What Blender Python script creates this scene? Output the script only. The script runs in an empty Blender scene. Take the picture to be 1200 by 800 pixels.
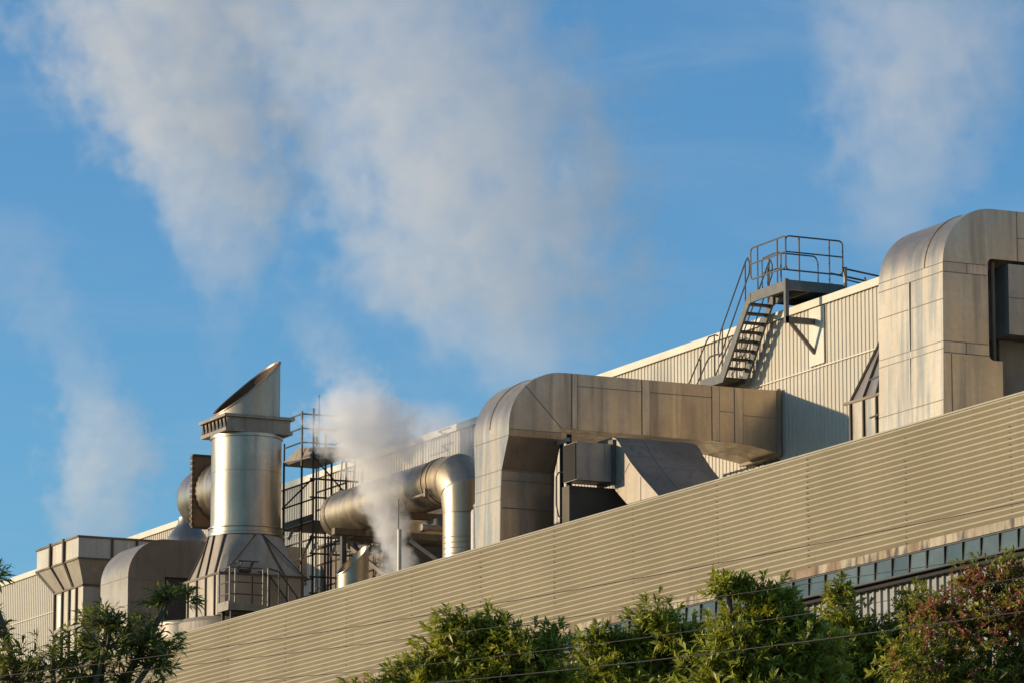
import bpy, bmesh, math, random
import numpy as np
from mathutils import Vector, Matrix
random.seed(7)
R_ = math.radians
scn = bpy.context.scene
COL = scn.collection

# ------------------------------------------------------------------ camera
FPX, HOR = 5350., 990.
TILT = math.atan(HOR / FPX)
ANG = math.atan(2650 / math.hypot(FPX, HOR))
CAM = Vector((95., -48., 1.7))
H = Vector((-math.cos(ANG), math.sin(ANG), 0))
RT = Vector((H.y, -H.x, 0))
F = Vector((math.cos(TILT) * H.x, math.cos(TILT) * H.y, math.sin(TILT)))
UP = Vector((-math.sin(TILT) * H.x, -math.sin(TILT) * H.y, math.cos(TILT)))
cd = bpy.data.cameras.new('camera')
cam = bpy.data.objects.new('camera', cd); COL.objects.link(cam)
cam.matrix_world = Matrix(((RT.x, UP.x, -F.x, CAM.x), (RT.y, UP.y, -F.y, CAM.y), (RT.z, UP.z, -F.z, CAM.z), (0, 0, 0, 1)))
cd.sensor_width = 36; cd.lens = FPX / 1200 * 36
cd.clip_start = 1; cd.clip_end = 8000
scn.camera = cam


def ray(px, py):
    return F + RT * ((px - 600) / FPX) + UP * ((400 - py) / FPX)


def at(px, py, X=None, Y=None):
    d = ray(px, py)
    t = (X - CAM.x) / d.x if X is not None else (Y - CAM.y) / d.y
    return CAM + d * t


def at_d(px, py, D):          # the point a horizontal distance D ahead of the camera
    d = ray(px, py)
    return CAM + d * (D / d.dot(H))


# ------------------------------------------------------------------ materials
def new_mat(name):
    m = bpy.data.materials.new(name); m.use_nodes = True
    nt = m.node_tree
    b = nt.nodes['Principled BSDF']
    return m, nt, b


def N(nt, t, **kw):
    n = nt.nodes.new(t)
    for k, v in kw.items():
        if hasattr(n, k) and k not in n.inputs:
            setattr(n, k, v)
        else:
            n.inputs[k].default_value = v
    return n


def mixc(nt, fac, a, b, blend='MIX'):
    n = nt.nodes.new('ShaderNodeMix'); n.data_type = 'RGBA'; n.blend_type = blend
    for i, v in ((0, fac), (6, a), (7, b)):
        if hasattr(v, 'is_output'):
            nt.links.new(v, n.inputs[i])
        elif isinstance(v, (int, float)):
            n.inputs[i].default_value = v
        else:
            n.inputs[i].default_value = (*v, 1)
    return n.outputs[2]


def ramp(nt, src, p0, p1, v0=0., v1=1.):
    n = nt.nodes.new('ShaderNodeMapRange'); n.interpolation_type = 'SMOOTHSTEP'
    nt.links.new(src, n.inputs[0])
    for i, v in zip((1, 2, 3, 4), (p0, p1, v0, v1)): n.inputs[i].default_value = v
    return n.outputs[0]


def noise(nt, scale, detail=3., stretch=None, rough=.55, off=0):
    tc = nt.nodes.new('ShaderNodeTexCoord')
    mp = nt.nodes.new('ShaderNodeMapping')
    nt.links.new(tc.outputs['Object'], mp.inputs[0])
    if stretch: mp.inputs['Scale'].default_value = stretch
    mp.inputs['Location'].default_value = (off, off * .7, off * .3)
    n = N(nt, 'ShaderNodeTexNoise', Scale=scale, Detail=detail, Roughness=rough)
    nt.links.new(mp.outputs[0], n.inputs['Vector'])
    return n.outputs['Fac']


def metal(name, base, dark, rough=.4, metallic=.8, streak=.6, pale=.25, seed=0., bump=.012):
    m, nt, b = new_mat(name)
    big = noise(nt, .55, 4, off=seed)
    st = noise(nt, 1.0, 4, stretch=(3.2, 3.2, .22), rough=.65, off=seed + 3)
    st2 = noise(nt, 1.0, 3, stretch=(7, 7, .35), rough=.6, off=seed + 9)
    fine = noise(nt, 9, 4, off=seed + 5)
    c = mixc(nt, ramp(nt, big, .35, .68), base, dark)
    f = N(nt, 'ShaderNodeMath', operation='MULTIPLY'); f.inputs[1].default_value = streak
    nt.links.new(ramp(nt, st, .5, .72), f.inputs[0])
    c = mixc(nt, f.outputs[0], c, tuple(x * .55 for x in dark))
    f = N(nt, 'ShaderNodeMath', operation='MULTIPLY'); f.inputs[1].default_value = pale
    nt.links.new(ramp(nt, st2, .58, .74), f.inputs[0])
    c = mixc(nt, f.outputs[0], c, tuple(min(1, x * 1.5 + .06) for x in base))
    c = mixc(nt, ramp(nt, fine, .3, .75, 0, .22), c, tuple(x * .7 for x in dark))
    nt.links.new(c, b.inputs['Base Color'])
    b.inputs['Metallic'].default_value = metallic
    nt.links.new(ramp(nt, st, .3, .75, rough - .07, rough + .13), b.inputs['Roughness'])
    bp = N(nt, 'ShaderNodeBump', Strength=.25, Distance=bump)
    nt.links.new(noise(nt, 1.3, 2, off=seed + 20), bp.inputs['Height'])
    nt.links.new(bp.outputs[0], b.inputs['Normal'])
    return m


def painted(name, col, col2, rough=.55, scale=1.2, streak=.25, spec=.35, dirt=(.12, .09, .06), seed=0.):
    m, nt, b = new_mat(name)
    c = mixc(nt, ramp(nt, noise(nt, scale, 5, off=seed), .35, .7), col, col2)
    f = N(nt, 'ShaderNodeMath', operation='MULTIPLY'); f.inputs[1].default_value = streak
    nt.links.new(ramp(nt, noise(nt, 1, 5, stretch=(4, 4, .4), off=seed + 4), .52, .78), f.inputs[0])
    c = mixc(nt, f.outputs[0], c, dirt)
    c = mixc(nt, ramp(nt, noise(nt, 14, 3, off=seed + 2), .35, .75, 0, .14), c, dirt)
    nt.links.new(c, b.inputs['Base Color'])
    b.inputs['Roughness'].default_value = rough
    b.inputs['Specular IOR Level'].default_value = spec
    return m


M = {}
M['duct'] = metal('weathered_duct_steel', (.47, .37, .265), (.375, .29, .20), .34, .75, .5, .3)
M['duct_right'] = metal('weathered_duct_steel_pale', (.49, .395, .285), (.41, .325, .23), .34, .72, .45, .3, seed=31)
M['duct_left'] = metal('weathered_duct_steel_grey', (.37, .31, .24), (.28, .23, .17), .45, .5, .45, .25, seed=51)
M['stain'] = metal('bright_stainless', (.45, .365, .275), (.35, .28, .205), .36, .93, .25, .15, seed=11)
M['outlet'] = metal('outlet_rim_steel', (.30, .21, .14), (.20, .13, .08), .45, .6, .4, .2, seed=91)
M['collar'] = metal('collar_steel', (.29, .235, .18), (.20, .16, .12), .5, .5, .5, .25, seed=97)
M['pipe'] = metal('brushed_pipe_steel', (.43, .345, .24), (.34, .265, .18), .42, .9, .18, .12, seed=17, bump=.004)
M['hood'] = metal('dull_hopper_steel', (.42, .35, .265), (.33, .265, .195), .5, .45, .35, .2, seed=23)
M['greyduct'] = metal('dull_grey_duct', (.30, .235, .165), (.20, .155, .11), .6, .05, .5, .3, seed=41)
M['boxduct'] = metal('pale_grey_duct', (.36, .32, .27), (.26, .225, .19), .42, .45, .5, .3, seed=43)
M['flange_rust'] = metal('orange_rusted_steel', (.36, .23, .13), (.22, .135, .075), .55, .4, .5, .2, seed=65)
M['rust_metal'] = metal('rusty_angle_steel', (.20, .145, .095), (.13, .09, .055), .6, .35, .6, .2, seed=61)
M['seam'] = painted('seam_steel', (.23, .18, .13), (.29, .23, .165), .5)
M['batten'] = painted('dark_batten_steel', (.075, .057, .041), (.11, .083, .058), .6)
M['band'] = metal('duct_flange_band', (.54, .43, .315), (.42, .325, .23), .38, .68, .3, .3, seed=71)
M['palehood'] = metal('pale_hood_steel', (.52, .45, .35), (.42, .355, .27), .5, .4, .35, .25, seed=83)
M['galv'] = painted('grey_galvanised_steel', (.115, .103, .086), (.155, .138, .112), .5, 3, .2)
M['darksteel'] = painted('dark_steel', (.046, .040, .033), (.078, .066, .052), .55, 3)
M['lightsteel'] = painted('pale_strut_steel', (.36, .30, .22), (.26, .21, .15), .5, 4)
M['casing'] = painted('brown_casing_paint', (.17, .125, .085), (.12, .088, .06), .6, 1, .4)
M['lining'] = painted('dark_brown_lining', (.075, .045, .025), (.12, .075, .04), .7, 2)  # dark brown, for the inside of the slanted outlet
M['black'] = painted('black_pipe_and_shade', (.010, .009, .008), (.016, .014, .012), .6, spec=.2, dirt=(.025, .02, .015))  # pipes; also the painted shade under the windows and in the duct gap
M['white'] = painted('white_pipe_paint', (.66, .60, .50), (.56, .50, .40), .45, 2, .2)
M['bright'] = painted('white_hatch_paint', (.85, .80, .68), (.8, .74, .62), .4, 3, .1)
M['clad'] = painted('beige_cladding', (.375, .315, .208), (.325, .27, .178), .5, .35, .22, dirt=(.2, .15, .09))
def sheet_tone(m, x0, w, amt):
    nt = m.node_tree; b = nt.nodes['Principled BSDF']; src = b.inputs['Base Color'].links[0].from_socket
    tc = nt.nodes.new('ShaderNodeTexCoord'); sp = nt.nodes.new('ShaderNodeSeparateXYZ'); nt.links.new(tc.outputs['Object'], sp.inputs[0])
    a = N(nt, 'ShaderNodeMath', operation='SUBTRACT'); a.inputs[1].default_value = x0; nt.links.new(sp.outputs[0], a.inputs[0])
    d = N(nt, 'ShaderNodeMath', operation='DIVIDE'); d.inputs[1].default_value = w; nt.links.new(a.outputs[0], d.inputs[0])
    f = N(nt, 'ShaderNodeMath', operation='FLOOR'); nt.links.new(d.outputs[0], f.inputs[0])
    wn = nt.nodes.new('ShaderNodeTexWhiteNoise'); wn.noise_dimensions = '1D'; nt.links.new(f.outputs[0], wn.inputs['W'])
    k = N(nt, 'ShaderNodeMath', operation='MULTIPLY'); k.inputs[1].default_value = amt; nt.links.new(wn.outputs['Value'], k.inputs[0])
    c = mixc(nt, k.outputs[0], src, (.27, .215, .13)); nt.links.new(c, b.inputs['Base Color'])


sheet_tone(M['clad'], -9.33, 4.05, .22)
M['lap'] = painted('cladding_lap_sealant', (.19, .15, .09), (.27, .21, .13), .7)
M['hallwall'] = painted('cream_ribbed_sheet', (.53, .465, .36), (.48, .415, .315), .5, .25, .16, dirt=(.3, .24, .16), seed=3)
M['hallcap'] = painted('cream_flashing', (.70, .62, .48), (.62, .54, .41), .45, 1, .2, dirt=(.35, .28, .2))
M['roof'] = painted('roof_sheet', (.30, .26, .20), (.24, .20, .15), .6)
M['lower'] = painted('pale_grey_sheet', (.29, .275, .25), (.22, .205, .185), .5, .8, .45, dirt=(.14, .10, .07))
M['window_frame'] = painted('dark_window_frame', (.035, .035, .035), (.05, .048, .045), .5)
M['ground'] = painted('dry_ground', (.20, .155, .095), (.12, .11, .05), .9, .06, .1)
M['bark'] = painted('tree_bark', (.16, .115, .075), (.09, .065, .045), .9, 6, .3)
M['wire'] = painted('wire_sheath', (.05, .044, .038), (.04, .034, .03), .6)


def mk_rustband():
    m, nt, b = new_mat('stained_flashing')
    c = mixc(nt, ramp(nt, noise(nt, .8, 5), .35, .7), (.40, .33, .22), (.27, .21, .135))
    rust = ramp(nt, noise(nt, 1.0, 6, stretch=(1.6, 1.6, 1.2), off=5), .44, .62)
    c = mixc(nt, rust, c, (.215, .125, .068))
    c = mixc(nt, ramp(nt, noise(nt, 1, 5, stretch=(4, 4, .9), off=9), .48, .64), c, (.075, .055, .04))
    nt.links.new(c, b.inputs['Base Color']); b.inputs['Roughness'].default_value = .75
    return m


M['rustband'] = mk_rustband()


def mk_glass():
    m, nt, b = new_mat('dusty_window_glass')
    c = mixc(nt, ramp(nt, noise(nt, 1.5, 4), .3, .7), (.095, .115, .098), (.14, .165, .14))
    oi = nt.nodes.new('ShaderNodeObjectInfo')
    c = mixc(nt, ramp(nt, oi.outputs['Random'], 0, 1, 0, .75), c, (.05, .066, .06))
    nt.links.new(c, b.inputs['Base Color'])
    b.inputs['Roughness'].default_value = .15
    b.inputs['Specular IOR Level'].default_value = .32
    return m


M['glass'] = mk_glass()


def mk_leaf(name, c_old, c_new, gloss=.45):
    m, nt, b = new_mat(name)
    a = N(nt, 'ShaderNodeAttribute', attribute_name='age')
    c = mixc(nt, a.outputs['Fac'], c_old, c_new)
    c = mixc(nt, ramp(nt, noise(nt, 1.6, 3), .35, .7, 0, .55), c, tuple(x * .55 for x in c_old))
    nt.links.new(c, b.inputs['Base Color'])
    b.inputs['Roughness'].default_value = .42
    b.inputs['Specular IOR Level'].default_value = gloss
    out = nt.nodes['Material Output']
    tr = nt.nodes.new('ShaderNodeBsdfTranslucent')
    tc = mixc(nt, .5, c, (.34, .36, .03))
    nt.links.new(tc, tr.inputs['Color'])
    mx = nt.nodes.new('ShaderNodeMixShader'); mx.inputs[0].default_value = .42
    nt.links.new(b.outputs[0], mx.inputs[1]); nt.links.new(tr.outputs[0], mx.inputs[2])
    nt.links.new(mx.outputs[0], out.inputs['Surface'])
    return m


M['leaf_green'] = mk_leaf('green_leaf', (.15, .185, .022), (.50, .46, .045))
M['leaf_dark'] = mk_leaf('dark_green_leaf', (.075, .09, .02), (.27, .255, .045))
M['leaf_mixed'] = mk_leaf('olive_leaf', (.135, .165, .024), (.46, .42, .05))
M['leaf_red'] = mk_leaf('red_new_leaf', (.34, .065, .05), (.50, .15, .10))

# ------------------------------------------------------------------ mesh builder
ORG = {}


def link(o):
    COL.objects.link(o); return o


def thing(name, label, cat, loc=(0, 0, 0), group=None):
    o = link(bpy.data.objects.new(name, None))
    o.empty_display_size = .3
    o.location = loc; ORG[o] = Vector(loc)
    o['label'] = label; o['category'] = cat
    if group: o['group'] = group
    return o


def tag(o, label, cat, group=None):
    o['label'] = label; o['category'] = cat
    if group: o['group'] = group
    return o


class MB:
    def __init__(s):
        s.v = []; s.f = []; s.mi = []; s.cur = 0

    def add(s, vs, fs):
        k = len(s.v)
        s.v += [tuple(v) for v in vs]
        s.f += [tuple(i + k for i in f) for f in fs]
        s.mi += [s.cur] * len(fs)
        return s

    def box(s, x0, x1, y0, y1, z0, z1):
        vs = [(x, y, z) for z in (z0, z1) for y in (y0, y1) for x in (x0, x1)]
        return s.add(vs, [(0, 2, 3, 1), (4, 5, 7, 6), (0, 1, 5, 4), (2, 6, 7, 3), (0, 4, 6, 2), (1, 3, 7, 5)])

    def loft(s, rings, caps=(True, True), closed=True):
        n = len(rings[0]); vs = [p for r in rings for p in r]; fs = []
        for i in range(len(rings) - 1):
            for j in range(n if closed else n - 1):
                k = (j + 1) % n
                fs.append((i * n + j, i * n + k, (i + 1) * n + k, (i + 1) * n + j))
        if caps[0]: fs.append(tuple(range(n))[::-1])
        if caps[1]: fs.append(tuple(range((len(rings) - 1) * n, len(rings) * n)))
        return s.add(vs, fs)

    def prism_x(s, prof, x0, x1, caps=(True, True)):      # prof: (y, z)
        return s.loft([[(x0, y, z) for y, z in prof], [(x1, y, z) for y, z in prof]], caps)

    def prism_y(s, prof, y0, y1, caps=(True, True)):      # prof: (x, z)
        return s.loft([[(x, y0, z) for x, z in prof], [(x, y1, z) for x, z in prof]], caps)

    def tube(s, path, r, n=8, caps=(True, True)):
        path = [Vector(p) for p in path]
        rr = r if isinstance(r, (list, tuple)) else [r] * len(path)
        t0 = (path[1] - path[0]).normalized()
        a = Vector((0, 0, 1)) if abs(t0.z) < .9 else Vector((1, 0, 0))
        u = t0.cross(a).normalized(); rings = []
        for i, p in enumerate(path):
            if i == 0: t = t0
            elif i == len(path) - 1: t = (path[-1] - path[-2]).normalized()
            else: t = ((path[i + 1] - p).normalized() + (p - path[i - 1]).normalized()).normalized()
            u = (u - t * u.dot(t)).normalized(); w = t.cross(u)
            k = 1.
            if 0 < i < len(path) - 1:
                c = t.dot((p - path[i - 1]).normalized()); k = 1 / max(c, .5)
            bd = ((path[i + 1] - p).normalized() - (p - path[i - 1]).normalized()) if 0 < i < len(path) - 1 else Vector()
            bd = bd - t * bd.dot(t)
            ring = []
            for j in range(n):
                q = (u * math.cos(2 * math.pi * j / n) + w * math.sin(2 * math.pi * j / n)) * rr[i]
                if bd.length > 1e-5:
                    bn = bd.normalized(); q = q + bn * (q.dot(bn) * (k - 1))
                ring.append(p + q)
            rings.append(ring)
        return s.loft(rings, caps)

    def lathe(s, prof, c, axis='Z', n=48, caps=(True, True)):   # prof (r, h)
        rings = []
        for r, h in prof:
            ring = []
            for j in range(n):
                a = 2 * math.pi * j / n; p, q = r * math.cos(a), r * math.sin(a)
                ring.append((c[0] + p, c[1] + q, c[2] + h) if axis == 'Z' else (c[0] + h, c[1] + p, c[2] + q))
            rings.append(ring)
        return s.loft(rings, caps)

    def bar(s, p0, p1, w, h=None):                         # rectangular bar, h is along the near-vertical
        p0, p1 = Vector(p0), Vector(p1); h = h or w
        t = (p1 - p0).normalized(); a = Vector((0, 0, 1)) if abs(t.z) < .95 else Vector((0, 1, 0))
        u = t.cross(a).normalized() * w / 2; v = u.cross(t).normalized() * h / 2
        return s.loft([[p + u + v, p - u + v, p - u - v, p + u - v] for p in (p0, p1)])

    def each(s, name, mat, parent, smooth=False, angle=35):
        par = list(range(len(s.v)))
        def find(i):
            while par[i] != i: par[i] = par[par[i]]; i = par[i]
            return i
        for f in s.f:
            for i in f[1:]: par[find(i)] = find(f[0])
        isl = {}
        for f in s.f: isl.setdefault(find(f[0]), []).append(f)
        for fs in isl.values():
            ids = sorted({i for f in fs for i in f}); mp = {i: k for k, i in enumerate(ids)}
            q = MB(); q.add([s.v[i] for i in ids], [[mp[i] for i in f] for f in fs]); q.build(name, mat, parent, smooth, angle)

    def build(s, name, mat, parent=None, smooth=False, angle=35, recalc=True):
        o0 = ORG.get(parent, Vector((0, 0, 0))) if parent else Vector((0, 0, 0))
        if parent is None and s.v:
            pass
        me = bpy.data.meshes.new(name)
        me.from_pydata([(v[0] - o0.x, v[1] - o0.y, v[2] - o0.z) for v in s.v], [], s.f)
        mats = mat if isinstance(mat, list) else [mat]
        for m in mats: me.materials.append(m)
        if len(mats) > 1: me.polygons.foreach_set('material_index', s.mi)
        if recalc:
            bm = bmesh.new(); bm.from_mesh(me); bmesh.ops.recalc_face_normals(bm, faces=bm.faces); bm.to_mesh(me); bm.free()
        if smooth:
            me.shade_smooth(); me.set_sharp_from_angle(angle=R_(angle))
        me.update()
        o = link(bpy.data.objects.new(name, me))
        if parent: o.parent = parent
        ORG[o] = o0
        return o


def structure(o):
    o['kind'] = 'structure'; return o


def arc(c, r0, r1, a0, a1, n):      # points on an ellipse, degrees
    return [(c[0] + r0 * math.cos(R_(a0 + (a1 - a0) * i / n)), c[1] + r1 * math.sin(R_(a0 + (a1 - a0) * i / n))) for i in range(n + 1)]


# ------------------------------------------------------------------ ground
structure(MB().add([(-3000, -3000, 0), (3000, -3000, 0), (3000, 3000, 0), (-3000, 3000, 0)], [(0, 1, 2, 3)]).build('ground', M['ground']))

# ------------------------------------------------------------------ front building
ZP = 17.10; ZB = 14.66; XL, XR = -75., 31.17
t = thing('factory_building', 'long beige factory building with horizontally ribbed parapet above a strip of windows', 'building', (0, 0, 0))
NR = 20; pitch = (ZP - ZB) / NR
b = MB(); bl = MB()
seam0 = -9.33; SP = 4.05
k0 = int((XL - seam0) // SP)
edges = [seam0 + SP * k for k in range(k0, int((XR + .1 - seam0) // SP) + 1)]
dep = .034
for i in range(len(edges) - 1):
    x0, x1 = edges[i] - .06, edges[i + 1]
    prof = []
    for j in range(NR):
        zb = ZB + j * pitch
        prof += [(.030, zb), (-.002, zb + pitch * .22), (-.056, zb + pitch * .62), (-.062, zb + pitch * .70), (-.062, zb + pitch * .88), (-.054, zb + pitch * .94), (.028, zb + pitch * .99)]
    prof.append((-.004, ZP))
    n = len(prof)
    o0, o1 = -.007, -.0      # each sheet laps over its neighbour
    wob = [random.uniform(-.004, .004) for _ in range(3)]
    b.add([(x0, y + o0 + wob[0], z) for y, z in prof] + [(x1, y + o1 + wob[1], z) for y, z in prof],
          [(j, j + 1, n + j + 1, n + j) for j in range(n - 1)])
    for j in range(NR):     # sealant showing in the pans at every lap
        if random.random() < .78:
            w = random.uniform(.03, .09); zb = ZB + j * pitch
            za, zc = zb + pitch * random.uniform(.02, .1), zb + pitch * random.uniform(.4, .58)
            yy = -.012
            b2 = [(edges[i] - w, yy, za), (edges[i] + .02, yy, za), (edges[i] + .02, yy - .03, zc), (edges[i] - w * .5, yy - .03, zc)]
            bl.add(b2, [(0, 1, 2, 3)])
b.cur = 1; b.add(bl.v, bl.f); b.build('parapet_cladding', [M['clad'], M['lap']], t, recalc=False)
MB().box(XL, XR, -.066, .25, ZP + .002, ZP + .035).build('parapet_cap', M['clad'], t)
MB().box(XL, XR, .05, .22, 14.06, ZP).build('parapet_core', M['roof'], t)
MB().box(XL, XR, .23, 9.9, 15.9, 16.2).build('flat_roof', M['roof'], t)
# flashing band with rust, in lengths that do not quite line up
b = MB()
x = XL
while x < XR:
    L = random.uniform(2.2, 4.2); dz = random.uniform(-.012, .012); dy = random.uniform(0, .012)
    b.box(x, min(x + L, XR) - .006, -.062 - dy, .045, 14.475 + dz * .3, ZB - .004 + dz)
    x += L
b.build('flashing_band', M['rustband'], t)
# window strip: slightly tipped panes in a dark frame
fr = MB(); PW = .693
fr.box(XL, XR, -.05, .04, 14.44, 14.468); fr.box(XL, XR, -.075, .04, 14.03, 14.065)
xs = [9.61 + PW * k for k in range(-122, 33)]
for x in xs:
    fr.box(x - .022, x + .022, -.085, .03, 14.067, 14.438)
fr.build('window_frame', M['window_frame'], t)
rest = MB()
for x in xs[:-1]:
    tp = random.uniform(-.014, .014)
    vs = [(x + .024, -.058, 14.07), (x + PW - .024, -.058 + tp, 14.07), (x + PW - .024, -.03 + tp, 14.435), (x + .024, -.03, 14.435)]
    if -19 < x < 21:
        MB().add(vs, [(0, 1, 2, 3)]).add([(v[0], v[1] + .006, v[2]) for v in vs], [(3, 2, 1, 0)]).build('window_pane', M['glass'], t, recalc=False)
    else:
        rest.add(vs, [(0, 1, 2, 3)])
rp = rest.build('distant_panes', M['glass'], t, recalc=False); rp['kind'] = 'stuff'
b = MB(); prof = []
x = XL
while x < XR:
    prof += [(x, .30), (x + .17, .30), (x + .195, .25), (x + .255, .25)]; x += .28
b.add([(p[0], p[1], 0) for p in prof] + [(p[0], p[1], 14.02) for p in prof], [(i, i + 1, len(prof) + i + 1, len(prof) + i) for i in range(len(prof) - 1)])
b.build('lower_wall', M['lower'], t, recalc=False)
MB().box(XL, XR, .10, .34, 13.94, 14.026).build('soffit_shade', M['black'], t)  # black strip painted in for the shade below the window strip
MB().box(XL - .3, XL, 0, 9.9, 0, 17.1).box(XR, XR + .3, 0, 9.9, 0, 17.1).each('end_wall', M['lower'], t)

# ------------------------------------------------------------------ tall hall behind
ZH = 24.30
hall = thing('factory_hall', 'taller cream hall with vertically ribbed wall behind the ducts', 'building', (0, 10, 0))
b = MB(); prof = []; x = -95.
while x < 34:
    prof += [(x, 10.0), (x + .085, 10.0), (x + .1, 9.976), (x + .178, 9.976)]; x += .195
b.add([(p[0], p[1], 0) for p in prof] + [(p[0], p[1], ZH - .1) for p in prof], [(i, i + 1, len(prof) + i + 1, len(prof) + i) for i in range(len(prof) - 1)])
b.build('ribbed_wall', M['hallwall'], hall, recalc=False)
b = MB(); b.prism_x([(9.90, ZH - .2), (9.94, ZH - .2), (9.94, ZH - .03), (10.3, ZH + .01), (10.3, ZH + .05), (9.90, ZH)], -95, 34)
b.build('cap_flashing', M['hallcap'], hall)
b = MB().prism_x([(10.05, ZH - .12), (38, ZH + .2), (38, 0), (37.8, 0), (37.8, ZH), (10.05, ZH - .2)], -95, 34)
b.build('hall_roof', M['roof'], hall)
MB().box(-95.3, -95, 10, 38, 0, ZH).box(34, 34.3, 10, 38, 0, ZH).each('end_wall', M['hallwall'], hall)
MB().box(-6.33, -5.57, 9.925, 9.952, 22.58, 24.07).build('cover_panel', M['hallcap'], hall)
MB().box(-95, 34, 9.938, 9.950, 22.50, 22.53).build('lap_strip', M['hallcap'], hall)


# ------------------------------------------------------------------ big rectangular ducts
def seam_mesh(segs, w=.014, proud=.006, axis='X', c=0.):
    """thin raised seams on a plane; segs are 2-D segments in the plane (other two axes)."""
    b = MB()
    for (a0, b0, a1, b1) in segs:
        d = Vector((a1 - a0, b1 - b0)); L = d.length; d /= L; nrm = Vector((-d.y, d.x)) * w / 2
        q = [(a0 + nrm.x, b0 + nrm.y), (a1 + nrm.x, b1 + nrm.y), (a1 - nrm.x, b1 - nrm.y), (a0 - nrm.x, b0 - nrm.y)]
        if axis == 'X': b.loft([[(c, p, r) for p, r in q], [(c + proud, p, r) for p, r in q]])
        else: b.loft([[(p, c, r) for p, r in q], [(p, c - proud, r) for p, r in q]])
    return b


def band_mesh(rects, proud=.01, axis='X', c=0.):
    b = MB()
    for (a0, a1, b0, b1) in rects:
        if axis == 'X': b.box(c, c + proud, a0, a1, b0, b1)
        else: b.box(a0, a1, c - proud, c, b0, b1)
    return b


# -- middle duct
t = thing('roof_duct', 'weathered square duct that rises, bends and runs back to the wall below the steel stair', 'duct', (-8.9, 3, 16.2), 'big square roof ducts')
X0, X1 = -9.88, -7.84; ZT, ZI = 22.18, 20.74
rings = []
for z, xa, xb, y0, y1 in ((16.2, -9.62, -8.24, 1.93, 3.45), (18.9, -9.72, -8.22, 1.95, 3.46), (19.62, -9.76, -8.20, 1.97, 3.47), (20.45, X0, X1 - .02, 2.0, 3.5), (20.62, X0, X1, 2.0, 3.5)):
    rings.append([(xa, y0, z), (xb, y0, z), (xb, y1, z), (xa, y1, z)])
MB().loft(rings, (True, False)).build('riser', M['duct'], t)
prof = [(3.5, 20.62)] + [(2.0, 20.62)] + arc((3.55, 20.70), 1.55, ZT - 20.70, 180, 90, 14) + [(3.7, ZT), (3.7, ZI), (3.5, ZI)]
MB().prism_x(prof, X0, X1).build('elbow', M['duct'], t, True, 25)
b = MB().loft([[(X0, y, zt), (X1, y, zt), (X1, y, zb), (X0, y, zb)] for y, zt, zb in ((3.7, ZT, ZI), (8.8, ZT, ZI - .03), (9.95, ZT + .02, 20.52))], (False, True))
b.build('back_run', M['duct'], t)
MB().box(X0 - .05, X1 + .035, 9.80, 9.90, 20.47, ZT + .06).build('wall_flange', M['seam'], t)
yv = lambda px: at(px, 480, X=X1).y
segs = []
for p in (669.5, 676.5, 752, 761.5, 834, 843, 860.5, 870.5):
    segs.append((yv(p), ZI + (-.0 if p < 840 else -.03), yv(p), ZT - .01))
segs += [(3.9, ZT - .32, yv(834), ZT - .32), (yv(843), ZT - .66, yv(860), ZT - .66), (yv(871), ZT - .72, 9.8, ZT - .72)]
segs += [(2.02, 20.62, 3.48, 20.62), (2.46, 21.78, 3.5, ZI)]
b = seam_mesh(segs, .02, .006, 'X', X1)
xs_ = lambda z: -8.22
for z in (19.60, 19.35, 18.65):
    for q in seam_mesh([(1.98, z, 3.44, z)], .02, .006, 'X', -8.205).v: pass
    k = seam_mesh([(1.98, z, 3.44, z)], .02, .02, 'X', -8.215); b.add(k.v, k.f)
for z, xa, xb, yy in ((20.46, X0, X1, 2.0), (19.62, -9.76, -8.2, 1.97), (19.2, -9.75, -8.21, 1.962), (18.85, -9.72, -8.22, 1.95)):
    k = seam_mesh([(xa + .01, z, xb - .01, z)], .013, .012, 'Y', yy); b.add(k.v, k.f)
b.build('panel_seams', M['seam'], t)
b = band_mesh([(yv(670.5), yv(676), ZI + .01, ZT - .02), (yv(752.6), yv(761), ZI, ZT - .02), (yv(834.5), yv(842.5), ZI, ZT - .02), (yv(861), yv(870), ZI - .02, ZT - .02)], .016, 'X', X1)
b.each('flange_band', M['band'], t)
# seam over the curved top
ar = arc((3.55, 20.70), 1.562, ZT - 20.70 + .012, 178, 92, 12)
b = MB(); xm = -8.95
for (ya, za), (yb, zb) in zip(ar[:-1], ar[1:]): b.bar((xm, ya, za), (xm, yb, zb), .02, .014)
b.build('top_seam', M['seam'], t)

# -- black pipes in its gap
tb = thing('vent_pipe', 'thin black upright pipes with a hooped rail in the gap of the big square duct', 'pipe', (-8.3, 3.7, 16.2))
p1, p2 = at(667, 550, Y=3.46), at(658.5, 550, Y=3.56)
MB().tube([(p1.x, p1.y, 16.2), (p1.x, p1.y, 20.50)], .065, 12).build('upright', M['black'], tb, True)
MB().tube([(p2.x, p2.y, 16.2), (p2.x, p2.y, 20.45)], .055, 10).build('upright', M['black'], tb, True)
MB().tube([(p1.x, p1.y, 19.55), (p1.x - .1, p1.y - .25, 19.52), (p1.x - .1, p1.y - .32, 19.4), (p1.x - .1, p1.y - .32, 18.7), (p1.x - .1, p1.y - .25, 18.4), (p1.x, p1.y, 18.3)], .02, 6).build('hoop', M['galv'], tb, True)
MB().box(p1.x - .5, p1.x + .1, p1.y - .1, p1.y - .02, 20.30, 20.40).build('cross_arm', M['lightsteel'], tb)

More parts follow.
